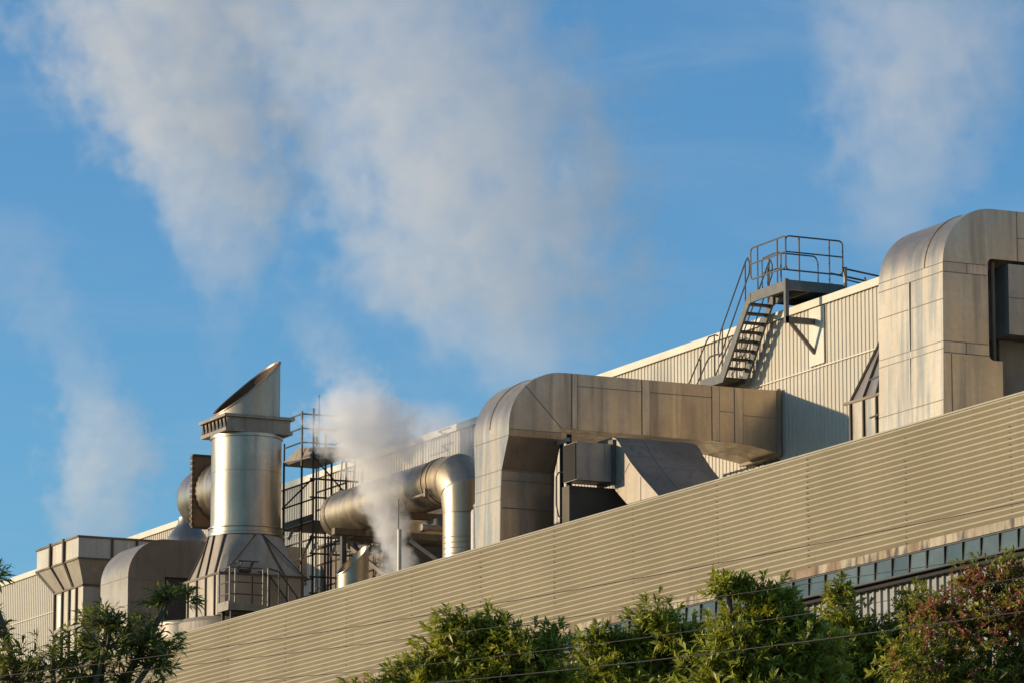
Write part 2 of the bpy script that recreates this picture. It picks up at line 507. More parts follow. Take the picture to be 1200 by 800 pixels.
# -- gooseneck duct below the run
t = thing('gooseneck_duct', 'short dark square duct flaring down below the long run of the big square duct', 'duct', (-9, 5, 16.2))
Y1 = 4.35
g = lambda x, y: (lambda p: (p.x, p.z))(at(640 + x / 5.4545, 480 + y / 5.4545, Y=Y1))
right = [g(425, 172), g(448, 182), g(470, 210), g(490, 250), g(540, 330), g(610, 420), g(720, 545)]
left = [g(415, 430), g(450, 520), g(520, 600)]
(xa, za), (xb, zb) = right[-1], left[-1]
sl = (right[-1][1] - right[-2][1]) / (right[-1][0] - right[-2][0])
prof = [(right[0][0] - .85, right[0][1])] + right + [(xa + (16.2 - za) / sl, 16.2), (xb + (16.2 - zb) / sl, 16.2)] + left[::-1] + [(right[0][0] - .85, left[0][1])]
GX = right[1][0]
Y2 = at(816, 522, X=GX).y
MB().prism_y([g(428, 176), *right[1:], g(520, 600), g(450, 520), g(418, 430)], Y1 - .012, Y1 - .002).build('sunlit_front_tone', M['hood'], t)  # lighter plate puts the sunlit look of the front into its colour
MB().prism_y(prof, Y1, Y2).build('flared_body', M['greyduct'], t)
b = MB()
ym = Y1 + (Y2 - Y1) * .33
for (xa, za), (xb, zb) in zip(right[1:], right[2:]): b.bar((xa + .004, ym, za + .004), (xb + .004, ym, zb + .004), .016, .012)
for f in (1.4, 2.4, 3.5, 4.3):
    i = int(f); u = f - i; x = right[i][0] * (1 - u) + right[i + 1][0] * u; z = right[i][1] * (1 - u) + right[i + 1][1] * u
    b.tube([(x, Y1 + .03, z), (x, Y2 - .02, z)], .009, 6)
b.each('flare_seam', M['seam'], t)
b = seam_mesh([(*g(535, 340), *g(455, 510)), (*g(608, 425), *g(608, 590))], .018, .012, 'Y', Y1 - .012); b.each('front_seam', M['lightsteel'], t)
bl_, br_ = at(676, 561, X=GX - .06), at(710, 558, X=GX - .06)
zt_ = at(680, 517, X=GX - .06).z
MB().box(GX - .80, GX - .06, bl_.y, Y1 - .105, bl_.z, zt_).build('inlet_box', M['boxduct'], t)
MB().box(GX - .78, GX - .08, bl_.y - .03, bl_.y - .003, bl_.z + .02, zt_ - .02).build('gap_shade_plate', M['black'], t)  # black plate added so the box front reads as the dark gap
MB().box(GX - .9, GX + .0, Y1 - .10, Y1 - .003, bl_.z - .06, zt_ + .12).build('flange', M['galv'], t)
MB().box(GX - .85, GX - .45, bl_.y - .02, Y1 + .8, 16.2, bl_.z - .1).build('lower_plenum', M['batten'], t)
seam_mesh([(Y1 - .3, bl_.z + .01, Y1 - .3, zt_ - .01)], .014, .006, 'X', GX - .06).build('box_seam', M['seam'], t)

# -- small rack where the big duct meets the wall
t = thing('pipe_rack', 'low dark ladder-like rack under the wall end of the big square duct', 'rack', (-8.8, 9.4, 16.2))
b = MB(); b.tube([(-10.3, 9.55, 20.28), (-7.4, 9.55, 20.28)], .03, 6).tube([(-10.3, 9.55, 20.05), (-7.4, 9.55, 20.05)], .03, 6)
b.each('rail', M['darksteel'], t, True)
b = MB()
for k in range(10): b.bar((-10.25 + .31 * k, 9.55, 19.98), (-10.25 + .31 * k, 9.55, 20.32), .035)
b.each('rung', M['darksteel'], t)
for x in (-10.3, -7.4): MB().box(x - .04, x + .04, 9.52, 9.60, 16.2, 20.3).build('post', M['darksteel'], t)

# -- right duct
t = thing('roof_duct', 'largest square duct with pale sunlit front and rounded top at right edge of the roof', 'duct', (12, 3, 16.2), 'big square roof ducts')
X0, X1 = 10.62, 13.30; ZT, ZI = 22.33, 21.24
def rc(cx, cz, r, a0, a1): return arc((cx, cz), r, r, a0, a1, 5)
prof = [(1.93, 16.2), (1.98, 19.3), (2.0, 21.02)] + arc((3.25, 21.02), 1.25, ZT - 21.02, 178, 90, 14) + [(9.9, ZT + .05), (9.9, ZI)]
prof += rc(3.24, ZI - .12, .12, 90, 180) + rc(3.24 - .0, 19.03 + .12, .12, 180, 270) + [(3.45, 19.03), (3.45, 16.2)]
MB().prism_x(prof, X0, X1).build('duct_body', M['duct_right'], t, True, 25)
segs = [(2.02, 21.08, 3.1, 21.08), (2.02, 20.86, 3.1, 20.86), (2.0, 19.36, 3.1, 19.36), (2.0, 19.12, 3.12, 19.12), (2.18, 16.2, 2.18, 19.1), (2.6, 20.86, 2.6, 21.08), (2.55, 19.12, 2.55, 19.36), (3.88, ZI, 3.88, ZT), (3.88, 21.75, 6, 21.75)]
b = seam_mesh(segs, .018, .006, 'X', X1)
for z, yy in ((21.06, 2.0), (20.86, 1.995), (20.27, 1.99), (19.36, 1.983), (19.20, 1.98), (18.1, 1.96)):
    k = seam_mesh([(X0 + .01, z, X1 - .01, z)], .013, .012, 'Y', yy); b.add(k.v, k.f)
b.build('panel_seams', M['seam'], t)
ar = arc((3.25, 21.02), 1.26, ZT - 21.02 + .01, 178, 92, 12); b = MB()
for (ya, za), (yb, zb) in zip(ar[:-1], ar[1:]): b.bar((12.55, ya, za), (12.55, yb, zb), .02, .014)
b.build('top_seam', M['seam'], t)
seam_mesh([(11.95, 16.2, 11.95, 19.2), (11.95, 19.36, 11.95, 20.86)], .018, .034, 'Y', 1.99).build('pale_seam', M['hallcap'], t)
b = band_mesh([(2.02, 3.1, 20.87, 21.07), (2.0, 3.1, 19.13, 19.35)], .003, 'X', X1); b.each('flange_band', M['band'], t)

t = thing('square_duct', 'short pale grey square duct tucked under the run of the largest duct', 'duct', (12, 4.6, 16.2))
MB().box(10.9, 13.36, 3.60, 6.4, 19.62, 21.15).build('duct_body', M['boxduct'], t)
seam_mesh([(3.61, 20.42, 6.4, 20.42)], .02, .006, 'X', 13.36).build('panel_seam', M['seam'], t)
MB().box(10.8, 12.7, 3.75, 6.6, 18.72, 19.61).build('underside', M['greyduct'], t)
MB().box(10.8, 13.05, 3.52, 6.6, 16.2, 18.71).build('support_box', M['greyduct'], t)
pp = at(1163.5, 360, Y=3.34); MB().tube([(pp.x, pp.y, 16.2), (pp.x, pp.y, 21.2)], .055, 10).build('pipe', M['rust_metal'], t, True)


# ------------------------------------------------------------------ square-to-round hoppers
def sq_ring(cx, cy, hx, hy, z, n=48):
    out = []
    for j in range(n):
        a = 2 * math.pi * (j + .5) / n; c, s = math.cos(a), math.sin(a); k = 1 / max(abs(c), abs(s))
        out.append((cx + c * k * hx, cy + s * k * hy, z))
    return out


def rd_ring(cx, cy, r, z, n=48):
    return [(cx + r * math.cos(2 * math.pi * (j + .5) / n), cy + r * math.sin(2 * math.pi * (j + .5) / n), z) for j in range(n)]


def hopper(t, cx, cy, hx, hy, zb, z0, z1, r, mat, nb, zbot=None, battens_x=True):
    MB().loft([sq_ring(cx, cy, hx, hy, zb), sq_ring(cx, cy, hx, hy, z0)], (True, False)).build('base_box', mat, t, True, 30)
    rings = []
    for k in range(9):
        u = k / 8
        a, c = sq_ring(cx, cy, hx, hy, z0), rd_ring(cx, cy, r, z0)
        z = z0 + (z1 - z0) * u
        rings.append([(p[0] * (1 - u) + q[0] * u, p[1] * (1 - u) + q[1] * u, z) for p, q in zip(a, c)])
    MB().loft(rings, (False, True)).build('transition', mat, t, True, 30)
    b = MB()
    b.box(cx - hx - .03, cx + hx + .03, cy - hy - .03, cy - hy + .01, z0 - .035, z0 + .03)
    b.box(cx + hx - .01, cx + hx + .03, cy - hy + .011, cy + hy + .03, z0 - .035, z0 + .03)
    b.build('rim_angle', M['rust_metal'], t)
    for k in range(nb):
        x = cx - hx + 2 * hx * (k + .5) / nb
        MB().box(x - .026, x + .026, cy - hy - .05, cy - hy - .001, zb, z0 - .04).build('batten', M['batten'], t)
        u = (x - cx) / hx
        ang = R_(-90 + 45 * u)
        MB().bar((x, cy - hy - .02, z0 + .03), (cx + r * math.cos(ang), cy + r * math.sin(ang) - .02, z1), .04, .05).build('batten', M['batten'], t)
    if battens_x:
        b = MB()
        for u0, u1 in ((.95, .1), (-.9, -.15), (.5, .1)):
            ang = R_(45 * u1)
            b.bar((cx + hx + .01, cy + hy * u0, z0 + .02), (cx + r * math.cos(ang) + .01, cy + r * math.sin(ang), z1 - .01), .035, .03)
        for u in (-.25, .15, .55, .9):
            b.box(cx + hx, cx + hx + .018, cy + hy * u - .012, cy + hy * u + .012, zb, z0 - .04)
        b.each('side_rib', M['batten'], t)


# ------------------------------------------------------------------ exhaust stack
SX, SY = -29.62, 3.87
t = thing('exhaust_stack', 'fat shiny steel stack with square collar and slant cut outlet on a square hopper', 'stack', (SX, SY, 16.2))
hopper(t, SX, SY, 1.39, 1.38, 18.2, 19.42, 20.68, 1.10, M['hood'], 4)
MB().lathe([(1.05, 20.95), (1.05, 22.6), (1.058, 22.605), (1.058, 22.63), (1.05, 22.635), (1.05, 23.62), (1.09, 23.63), (1.09, 23.72)], (SX, SY, 0), n=64).build('barrel', M['stain'], t, True)
MB().lathe([(1.05, 20.68), (1.14, 20.69), (1.14, 20.76), (1.09, 20.78), (1.09, 20.9), (1.12, 20.92), (1.12, 20.96), (1.05, 20.97)], (SX, SY, 0), n=64).build('base_ring', M['stain'], t, True)
b = MB().box(SX - .98, SX + .98, SY - 1.08, SY + 1.08, 23.73, 23.84).box(SX - .93, SX + .93, SY - 1.02, SY + 1.02, 23.842, 24.16).box(SX - 1.02, SX + 1.02, SY - 1.13, SY + 1.13, 24.162, 24.25)
cl = b.build('collar', M['collar'], t)
b = MB()
for k in range(7):
    x = SX - .85 + .283 * k; b.prism_y([(x - .1, 23.85), (x + .1, 23.85), (x, 24.15)], SY - 1.075, SY - 1.022)
b.each('gusset', M['batten'], cl)
b = MB(); n = 48; r = .99
lo, hi = [], []
for j in range(n):
    a = 2 * math.pi * j / n; x, y = math.cos(a), math.sin(a)
    zt = 25.18 + .86 * y + .03
    lo.append((SX + r * x, SY + r * y, 24.25)); hi.append((SX + r * x, SY + r * y, zt))
hi2 = [(SX + (p[0] - SX) * .965, SY + (p[1] - SY) * .965, p[2] + .002) for p in hi]
lo2 = [(SX + (p[0] - SX) * .965, SY + (p[1] - SY) * .965, 24.28) for p in lo]
b.loft([lo, hi, hi2], (False, False)).build('slant_outlet', M['hood'], t, True, 30)
MB().loft([hi2, lo2], (False, True)).build('outlet_lining', M['lining'], t, True, 30)
ri = [(SX + (p[0] - SX) * 1.022, SY + (p[1] - SY) * 1.022, p[2] - .02) for p in hi]
ro = [(SX + (p[0] - SX) * 1.022, SY + (p[1] - SY) * 1.022, p[2] + .02) for p in hi]
ri2 = [(SX + (p[0] - SX) * .955, SY + (p[1] - SY) * .955, p[2] - .03) for p in hi]
ro2 = [(SX + (p[0] - SX) * .955, SY + (p[1] - SY) * .955, p[2] + .03) for p in hi]
MB().loft([ri, ro, ro2, ri2, ri], (False, False)).build('outlet_rim', M['outlet'], t, True, 30)
b = MB().lathe([(2.0, 16.2), (2.0, 18.05), (1.85, 18.19)], (SX - .2, SY, 0), n=56); b.build('base_drum', M['greyduct'], t, True)
b = MB()
o = (SX + 1.25, SY - .85, 19.75)
b.bar(o, (o[0] + .35, o[1], o[2] + .02), .03).bar((o[0], o[1] + .5, o[2]), (o[0] + .35, o[1] + .5, o[2] + .02), .03)
b.bar((o[0] + .35, o[1] - .05, o[2] + .02), (o[0] + .35, o[1] + .6, o[2] + .02), .035).bar((o[0], o[1] + .05, o[2] - .25), (o[0] + .34, o[1] + .1, o[2]), .03)
b.bar((o[0], o[1] + .42, o[2] - .25), (o[0] + .34, o[1] + .45, o[2]), .03).box(o[0] - .05, o[0] + .25, o[1] + .08, o[1] + .42, o[2] - .28, o[2] - .2)
b.build('bracket', M['darksteel'], t)

t = thing('steel_drum', 'round steel drum with a sun glint, low beside the hopper of the fat stack', 'drum', tuple(at(228, 730, Y=2.7).xy) + (16.2,))
c = ORG[t]
MB().lathe([(1.15, 16.2), (1.15, 18.1), (1.12, 18.16)], (c.x, c.y, 0), n=56).build('shell', M['hood'], t, True)
MB().lathe([(1.16, 18.05), (1.18, 18.06), (1.18, 18.12), (1.14, 18.17)], (c.x, c.y, 0), n=56, caps=(False, False)).build('rim', M['hood'], t, True)

# -- access platform at the hopper
t = thing('access_platform', 'small railed steel platform with steps on the hopper of the fat stack', 'platform', (-27.8, 3, 16.2))
MB().box(-28.2, -27.35, 2.45, 3.55, 18.30, 18.38).build('deck', M['galv'], t)
MB().box(-28.22, -27.33, 2.40, 2.45, 18.22, 18.48).box(-27.35, -27.30, 2.452, 3.6, 18.22, 18.42).build('fascia', M['lightsteel'], t)
for p in ((-28.18, 2.45), (-27.36, 2.45), (-27.36, 2.62), (-27.36, 3.5), (-27.36, 3.66)):
    MB().tube([(p[0], p[1], 18.3), (p[0], p[1], 19.5)], .026, 8).build('post', M['lightsteel'] if p[1] > 2.5 or p[0] > -28 else M['galv'], t, True)
b = MB()
for z in (19.48, 19.05, 18.7):
    b.tube([(-28.18, 2.45, z), (-27.36, 2.45, z), (-27.36, 3.5, z)], .02, 6)
b.build('guardrail', M['rust_metal'], t, True)
b = MB()
for dx in (0, -.75):
    b.tube([(-27.36 + dx, 3.66, 19.5), (-27.36 + dx, 4.0, 19.42), (-27.36 + dx, 5.0, 18.2), (-27.36 + dx, 5.6, 17.4)], .024, 6)
    b.bar((-27.36 + dx, 3.6, 18.35), (-27.36 + dx, 5.3, 16.3), .05, .16)
for k in range(4): b.tube([(-27.36, 4.0 + .32 * k, 19.4 - .39 * k), (-27.36, 4.0 + .32 * k, 17.85 - .39 * k)], .018, 6)
b.build('steps', M['darksteel'], t, True)
for p in ((-28.1, 2.55), (-27.45, 2.55), (-27.45, 3.45)): MB().box(p[0] - .04, p[0] + .04, p[1] - .04, p[1] + .04, 16.2, 18.29).build('leg', M['darksteel'], t)

# -- round duct with square flange behind the stack
t = thing('round_duct', 'round duct with a bolted rusty square flange, sticking out behind the fat stack', 'duct', (-32.6, 4.3, 16.2))
FX, FY, FZ = -32.2, 4.22, 22.42
pts = [(FX + 1.6, FY, FZ), (FX - .55, FY, FZ)]
MB().lathe([(.98, FX + 1.7), (.98, FX + .06)], (0, FY, FZ), 'X', 48).build('duct_neck', M['stain'], t, True)
MB().lathe([(.94, FX - .06), (.94, FX - 1.3), (.91, FX - 1.6), (.80, FX - 1.85), (.58, FX - 2.02), (.3, FX - 2.1), (.05, FX - 2.12)], (0, FY, FZ), 'X', 48).build('dished_end', M['stain'], t, True, 50)
fl = MB().box(FX - .03, FX + .03, FY - 1.06, FY + 1.06, FZ - 1.08, FZ + 1.08).build('square_flange', M['flange_rust'], t)
b = MB()
for k in range(13):
    z = FZ - 1.02 + .17 * k; b.box(FX - .09, FX + .085, FY - 1.085, FY - 1.0, z - .045, z + .045)
b.each('bolt', M['batten'], fl)
b = MB().box(FX - .05, FX + .1, FY - 1.06, FY + 1.06, FZ - 1.13, FZ - 1.081).box(FX - .05, FX + .1, FY - 1.06, FY + 1.06, FZ + 1.081, FZ + 1.12)
b.each('flange_edge', M['batten'], fl)
MB().box(FX - .3, FX + .2, FY - .3, FY + .3, 16.2, FZ - 1.14).build('stand', M['batten'], t)

# -- left elbow duct
t = thing('elbow_duct', 'square grey duct with rounded shoulder between the flared hood and the fat stack', 'duct', (-36.9, 4, 16.2))
X0, X1 = -38.05, -35.70
prof = [(2.5, 16.2), (2.5, 20.2)] + arc((3.75, 20.2), 1.25, 1.22, 180, 90, 14) + [(8.5, 21.45), (8.5, 20.25), (3.72, 20.25), (3.72, 16.2)]
MB().prism_x(prof, X0, X1).build('duct_body', M['duct_left'], t, True, 25)
b = seam_mesh([(2.52, 20.12, 3.7, 20.12), (2.85, 21.05, 3.72, 20.25), (4.5, 20.26, 4.5, 21.42), (4.95, 20.26, 4.95, 21.43), (6.2, 20.26, 6.2, 21.43), (2.52, 19.4, 3.7, 19.4)], .022, .006, 'X', X1)
k = seam_mesh([(X0, 20.18, X1, 20.18), (X0, 19.3, X1, 19.3)], .013, .012, 'Y', 2.5); b.add(k.v, k.f)
b.build('panel_seams', M['seam'], t)
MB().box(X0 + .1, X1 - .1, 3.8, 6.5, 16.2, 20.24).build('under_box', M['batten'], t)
t = thing('dome_cowl', 'small shiny rounded steel cowl on top of the square elbow duct', 'cowl', (-36.8, 5.1, 21.45))
cw = at(224, 632, X=-36.7)
MB().lathe([(.72, 21.35), (.70, 21.5), (.60, 21.7), (.45, 21.92), (.32, 22.1), (.30, 22.3)], (-36.75, cw.y - .1, 0), n=40).build('cone', M['stain'], t, True, 50)
MB().lathe([(.80, 21.43), (.80, 21.47)], (-36.75, cw.y - .1, 0), n=40).build('rim', M['rust_metal'], t, True)

# -- left flared hood
t = thing('flared_hood', 'panelled steel vent hood flaring to a wide square top at the far left', 'hood', (-43.3, 4.5, 16.2))
ax0, ax1, ay0, ay1 = -45.27, -41.42, 3.0, 6.2
bx0, bx1, by0, by1 = -44.6, -42.0, 3.4, 5.7
sq = lambda x0, x1, y0, y1, z: [(x0, y0, z), (x1, y0, z), (x1, y1, z), (x0, y1, z)]
MB().loft([sq(ax0, ax1, ay0, ay1, 21.5), sq(ax0, ax1, ay0, ay1, 22.2)], (False, False)).build('top_box', M['palehood'], t)
MB().loft([sq(bx0, bx1, by0, by1, 20.72), sq(ax0, ax1, ay0, ay1, 21.499)], (False, False)).build('funnel', M['palehood'], t)
MB().loft([sq(bx0, bx1, by0, by1, 16.2), sq(bx0, bx1, by0, by1, 20.719)], (True, False)).build('throat', M['palehood'], t)
b = MB()
for z, e in ((22.2, .05), (21.5, .03)):
    b.box(ax0 - e, ax1 + e, ay0 - e, ay0 - .001, z - .03, z + .03); b.box(ax1 + .001, ax1 + e, ay0, ay1 + e, z - .03, z + .03); b.box(ax0 - e, ax0 - .001, ay0, ay1 + e, z - .03, z + .03)
b.box(bx0 - .05, bx1 + .04, by0 - .05, by0 - .001, 20.69, 20.75).box(bx1 + .001, bx1 + .05, by0, by1, 20.69, 20.75)
b.build('rim_angle', M['rust_metal'], t)
for u in (.36, .68):
    xa, xb = ax0 + (ax1 - ax0) * u, bx0 + (bx1 - bx0) * u
    MB().box(xa - .05, xa + .05, ay0 - .09, ay0 - .002, 21.5, 22.26).build('rib', M['batten'], t)
    MB().bar((xa, ay0 - .03, 21.5), (xb, by0 - .03, 20.75), .08, .07).build('rib', M['batten'], t)
for u in (.04,):
    MB().bar((ax0 + .03, ay0 - .03, 21.5), (bx0 + .03, by0 - .03, 20.75), .07, .07).build('rib', M['batten'], t)
for u in (.03, .3, .55, .8):
    xb = bx0 + (bx1 - bx0) * u
    MB().box(xb - .04, xb + .04, by0 - .07, by0 - .002, 17, 20.69).build('rib', M['batten'], t)
for y in (4.15, 5.0): MB().box(ax1 + .002, ax1 + .06, y - .03, y + .03, 21.53, 22.17).build('rib', M['batten'], t)
MB().box(bx1 + .001, bx1 + .02, 4.0, 4.03, 17, 20.68).build('rib', M['batten'], t)
MB().box(bx0 + .35, bx0 + .72, by0 - .03, by0 - .003, 19.55, 20.6).build('hatch', M['bright'], t)
MB().box(bx0 - .02, bx1 + .02, by0 - .06, by0 - .003, 19.36, 19.5).build('sill', M['lightsteel'], t)

# -- small hopper by the right duct
t = thing('steel_hopper', 'small battened steel hopper half hidden behind the largest duct', 'hopper', (3.7, 7.4, 16.2))
hopper(t, 3.72, 7.35, 1.5, 1.35, 16.2, 20.0, 22.1, .7, M['duct_right'], 5, battens_x=False)
b = MB()
for z in (19.45, 20.35): b.bar((3.62, 5.86, z), (4.5, 5.75, z), .035)
b.bar((4.35, 5.78, 17), (4.35, 5.78, 20.35), .07)
b.build('ladder_rail', M['darksteel'], t)

# ------------------------------------------------------------------ round pipe
PY, PZ, PR = 4.5, 20.68, .66
t = thing('round_pipe', 'large round steel pipe running along the roof and elbowing down', 'pipe', (-16, PY, 16.2))
ex = -15.74
path = [(ex, PY, 16.2), (ex, PY, 19.75)]
MB().lathe([(.59, 16.2), (.59, 19.66)], (ex, PY, 0), n=48).build('down_pipe', M['pipe'], t, True)
ecx, ecz = ex - .80, 19.80
mit = [(ex + .04, PY, 19.62), (ex + .04, PY, 20.22), (ex - .42, PY, 20.64), (ecx - .25, PY, PZ)]
MB().tube(mit, [.60, .665, .68, .66], 48, (False, False)).build('elbow', M['pipe'], t, True, 25)
b = MB()
for p, r, d in ((mit[1], .67, (Vector(mit[2]) - Vector(mit[0])).normalized()), (mit[2], .685, (Vector(mit[3]) - Vector(mit[1])).normalized())):
    b.tube([Vector(p) - d * .012, Vector(p) + d * .012], r * 1.02, 48, (False, False))
b.each('mitre_seam', M['seam'], t, True)
MB().lathe([(.66, -23.75), (.66, ecx - .25)], (0, PY, PZ), 'X', 48, (False, False)).build('long_run', M['pipe'], t, True)
pth = [(-23.75, PY, PZ)] + [(-23.75 - .8 * math.sin(R_(a)), PY + .8 - .8 * math.cos(R_(a)), PZ) for a in (15, 30, 45, 60, 75, 90)] + [(-24.55, 9.9, PZ)]
MB().tube(pth, .66, 48).build('wall_elbow', M['pipe'], t, True, 60)
for x in (ecx - .30, ecx - .62, -23.72): MB().lathe([(.66, x - .02), (.682, x - .02), (.682, x + .02), (.66, x + .02)], (0, PY, PZ), 'X', 48, (False, False)).build('joint_ring', M['pipe'], t, True)
for k, z in enumerate((19.66, 18.95, 18.8, 18.65, 18.5, 18.35, 18.2, 18.05, 17.9, 17.75)):
    MB().lathe([(.59, z - .012), (.600, z - .01), (.600, z + .01), (.59, z + .012)], (ex, PY, 0), n=48, caps=(False, False)).build('hoop_seam', M['seam'] if k else M['pipe'], t, True)
b = MB().tube([(-17.7, PY - .69, 20.28), (-16.75, PY - .69, 20.28)], .035, 6).box(-16.78, -16.7, PY - .74, PY - .64, 20.2, 20.42)
b.build('bracket', M['lightsteel'], t)

# -- support frame under it
t = thing('support_gantry', 'rusty steel support frame with braces under the large round pipe', 'frame', (-19, 4.6, 16.2))
for x in (-18.6, -22.3):
    MB().box(x - .07, x + .07, PY - .75, PY - .61, 16.2, 19.849).build('post', M['darksteel'], t)
    MB().box(x - .07, x + .07, PY + .95, PY + 1.09, 16.2, 19.849).build('post', M['darksteel'], t)
    MB().box(x - .11, x + .11, PY - 1.0, PY + 2.4, 19.85, 20.03).build('saddle', M['rust_metal'], t)
MB().tube([(-17.2, 3.9, 19.42), (-17.2, 6.0, 19.42)], .09, 12).build('cross_pipe', M['lightsteel'], t, True)
MB().box(-18.9, -17.1, 4.6, 4.75, 19.56, 19.78).build('cross_beam', M['darksteel'], t)
A, B = at(480, 632, Y=3.5), at(514, 657, Y=4.2); MB().bar(A, B, .07, .09).build('brace', M['lightsteel'], t)
A, B = at(406, 637, Y=4.0), at(455, 676, Y=4.0); MB().bar(A, B, .08, .12).build('brace', M['rust_metal'], t)
A, B = at(440, 642, Y=4.4), at(403, 642, Y=4.4); MB().bar(A, B, .5, .18).build('pipe_tray', M['batten'], t)

# -- slant cut vent and small pipes
t = thing('slant_vent', 'short round vent pipe with slanted mouth, low in front of the scaffold', 'vent', (-19.05, 2.9, 16.2))
vx, vy, r = -19.15, 2.72, .44
lo, hi = [], []
for j in range(40):
    a = 2 * math.pi * j / 40
    lo.append((vx + r * math.cos(a), vy + r * math.sin(a), 16.2)); hi.append((vx + r * math.cos(a), vy + r * math.sin(a), 18.68 + .43 * math.sin(a)))
hi2 = [(vx + (p[0] - vx) * .9, vy + (p[1] - vy) * .9, p[2]) for p in hi]; lo2 = [(p[0], p[1], 17.2) for p in hi2]
MB().loft([lo, hi, hi2, lo2], (True, True)).build('vent_body', M['pipe'], t, True, 30)
ri = [(vx + (p[0] - vx) * 1.06, vy + (p[1] - vy) * 1.06, p[2] - .015) for p in hi]; ro = [(p[0], p[1], p[2] + .03) for p in ri]
ro2 = [(vx + (p[0] - vx) * .93, vy + (p[1] - vy) * .93, p[2] + .02) for p in hi]
MB().loft([ri, ro, ro2], (False, False)).build('mouth_rim', M['stain'], t, True, 30)

t = thing('steam_pipe', 'slim pale upright pipe standing in the thick low steam', 'pipe', (-13.4, 1.5, 16.2))
MB().tube([(-13.4, 1.5, 16.2), (-13.4, 1.5, 18.72)], .058, 12).build('lower_pipe', M['white'], t, True)
MB().tube([(-13.47, 1.5, 18.5), (-13.47, 1.5, 19.55)], .018, 8).build('thin_rod', M['galv'], t, True)

wp = at(557, 620, Y=3.0)
t = thing('vertical_pipe', 'white capped pipe standing close beside the riser of the big square duct', 'pipe', (wp.x, wp.y, 16.2))
MB().lathe([(.115, 16.2), (.115, 19.08), (.09, 19.14)], (wp.x, wp.y, 0), n=20).build('pipe_body', M['white'], t, True)
MB().box(wp.x - .03, wp.x + .09, wp.y - .03, wp.y + .03, 19.14, 19.3).box(wp.x - .1, wp.x + .14, wp.y - .015, wp.y + .015, 19.24, 19.28).build('valve', M['lightsteel'], t)

# ------------------------------------------------------------------ scaffold
t = thing('scaffold_tower', 'dark tube scaffold with two decks and a ladder behind the fat stack', 'scaffold', (-30.6, 6.5, 16.2))
sx0, sx1, sy0, sy1 = -31.75, -29.5, 6.0, 7.08
std = [(sx0, sy0, 24.0), (sx1, sy0, 24.75), (sx1, sy1, 23.2), (sx0, sy1, 24.6), (-30.38, sy0, 24.8), (sx1 + .12, sy0 + .35, 24.0), (-30.6, sy1, 23.3), (sx1 + .55, sy1 + .3, 23.0), (sx1 + .7, sy0 + .2, 20.8), (sx0 + .6, sy0 + .3, 21.3)]
for (x, y, z) in std: MB().tube([(x, y, 16.2), (x, y, z)], .036, 8).build('standard', M['darksteel'], t, True)
MB().tube([(-29.1, 6.0, 16.2), (-29.1, 6.0, 25.1)], .016, 6).build('standard', M['darksteel'], t, True)
b = MB()
for z in (22.56, 22.0, 19.6, 19.1, 18.6, 18.1, 17.6, 20.3, 20.8):
    b.tube([(sx0 - .1, sy0, z), (sx1 + .1, sy0, z)], .026, 6); b.tube([(sx1, sy0 - .1, z + .05), (sx1, sy1 + .4, z + .05)], .03, 6); b.tube([(sx0, sy1, z), (sx1, sy1, z)], .026, 6)
for z in (24.72, 24.28, 23.85):
    b.tube([(sx0, sy0, z), (-30.38, sy0, z)], .026, 6); b.tube([(-30.38, sy0, z), (-30.38, sy1, z)], .026, 6); b.tube([(-30.38, sy1, z), (sx1, sy1, z)], .026, 6)
b.each('ledger', M['darksteel'], t, True)
MB().box(sx0, sx1, sy0 + .03, sy1 + .3, 21.30, 21.36).build('deck', M['darksteel'], t)
MB().box(sx0, sx1, sy0 - .01, sy0 + .02, 21.36, 21.55).build('toe_board', M['galv'], t)
MB().box(sx0, sx1 + .2, sy0, sy1, 23.30, 23.40).build('deck', M['darksteel'], t)
MB().loft([[(sx0, sy0 - .03, 23.41), (sx0 + .9, sy0 + .1, 23.75), (sx1 + .2, sy0 + .15, 23.55), (sx1 + .3, sy0, 23.25)], [(sx0, sy1, 23.42), (sx0 + .9, sy1, 23.8), (sx1 + .2, sy1, 23.6), (sx1 + .3, sy1, 23.25)]]).build('tarpaulin', M['greyduct'], t)
b = MB(); b.tube([(sx1 + .05, sy0 - .05, 23.3), (sx1 + .05, sy1 + 1.3, 20.9)], .025, 6).tube([(sx0, sy0 - .04, 22.0), (sx1, sy0 - .04, 22.6)], .026, 6)
b.tube([(sx0, sy0 - .04, 19.0), (sx1, sy0 - .04, 20.9)], .026, 6).tube([(sx0 + .1, sy0 - .04, 20.6), (sx1, sy0 - .04, 18.0)], .026, 6)
b.each('diagonal_brace', M['darksteel'], t, True)
b = MB(); lx = sx1 + .3
la, lb = Vector((lx, sy1 - .25, 23.3)), Vector((lx, sy1 - .5, 20.4))
for dy in (0, .42): b.tube([la + Vector((0, dy, 0)), lb + Vector((0, dy, 0))], .022, 6)
for k in range(10): p = la.lerp(lb, (k + .5) / 10); b.tube([p, p + Vector((0, .42, 0))], .017, 6)
b.build('ladder', M['darksteel'], t, True)
for p in ((359, 642), (365, 647), (387, 652), (338, 632)):
    q = at(*p, Y=5.92); MB().tube([q, q + Vector((.1, .12, .32))], .045, 8).build('coupler', M['lightsteel'], t, True)

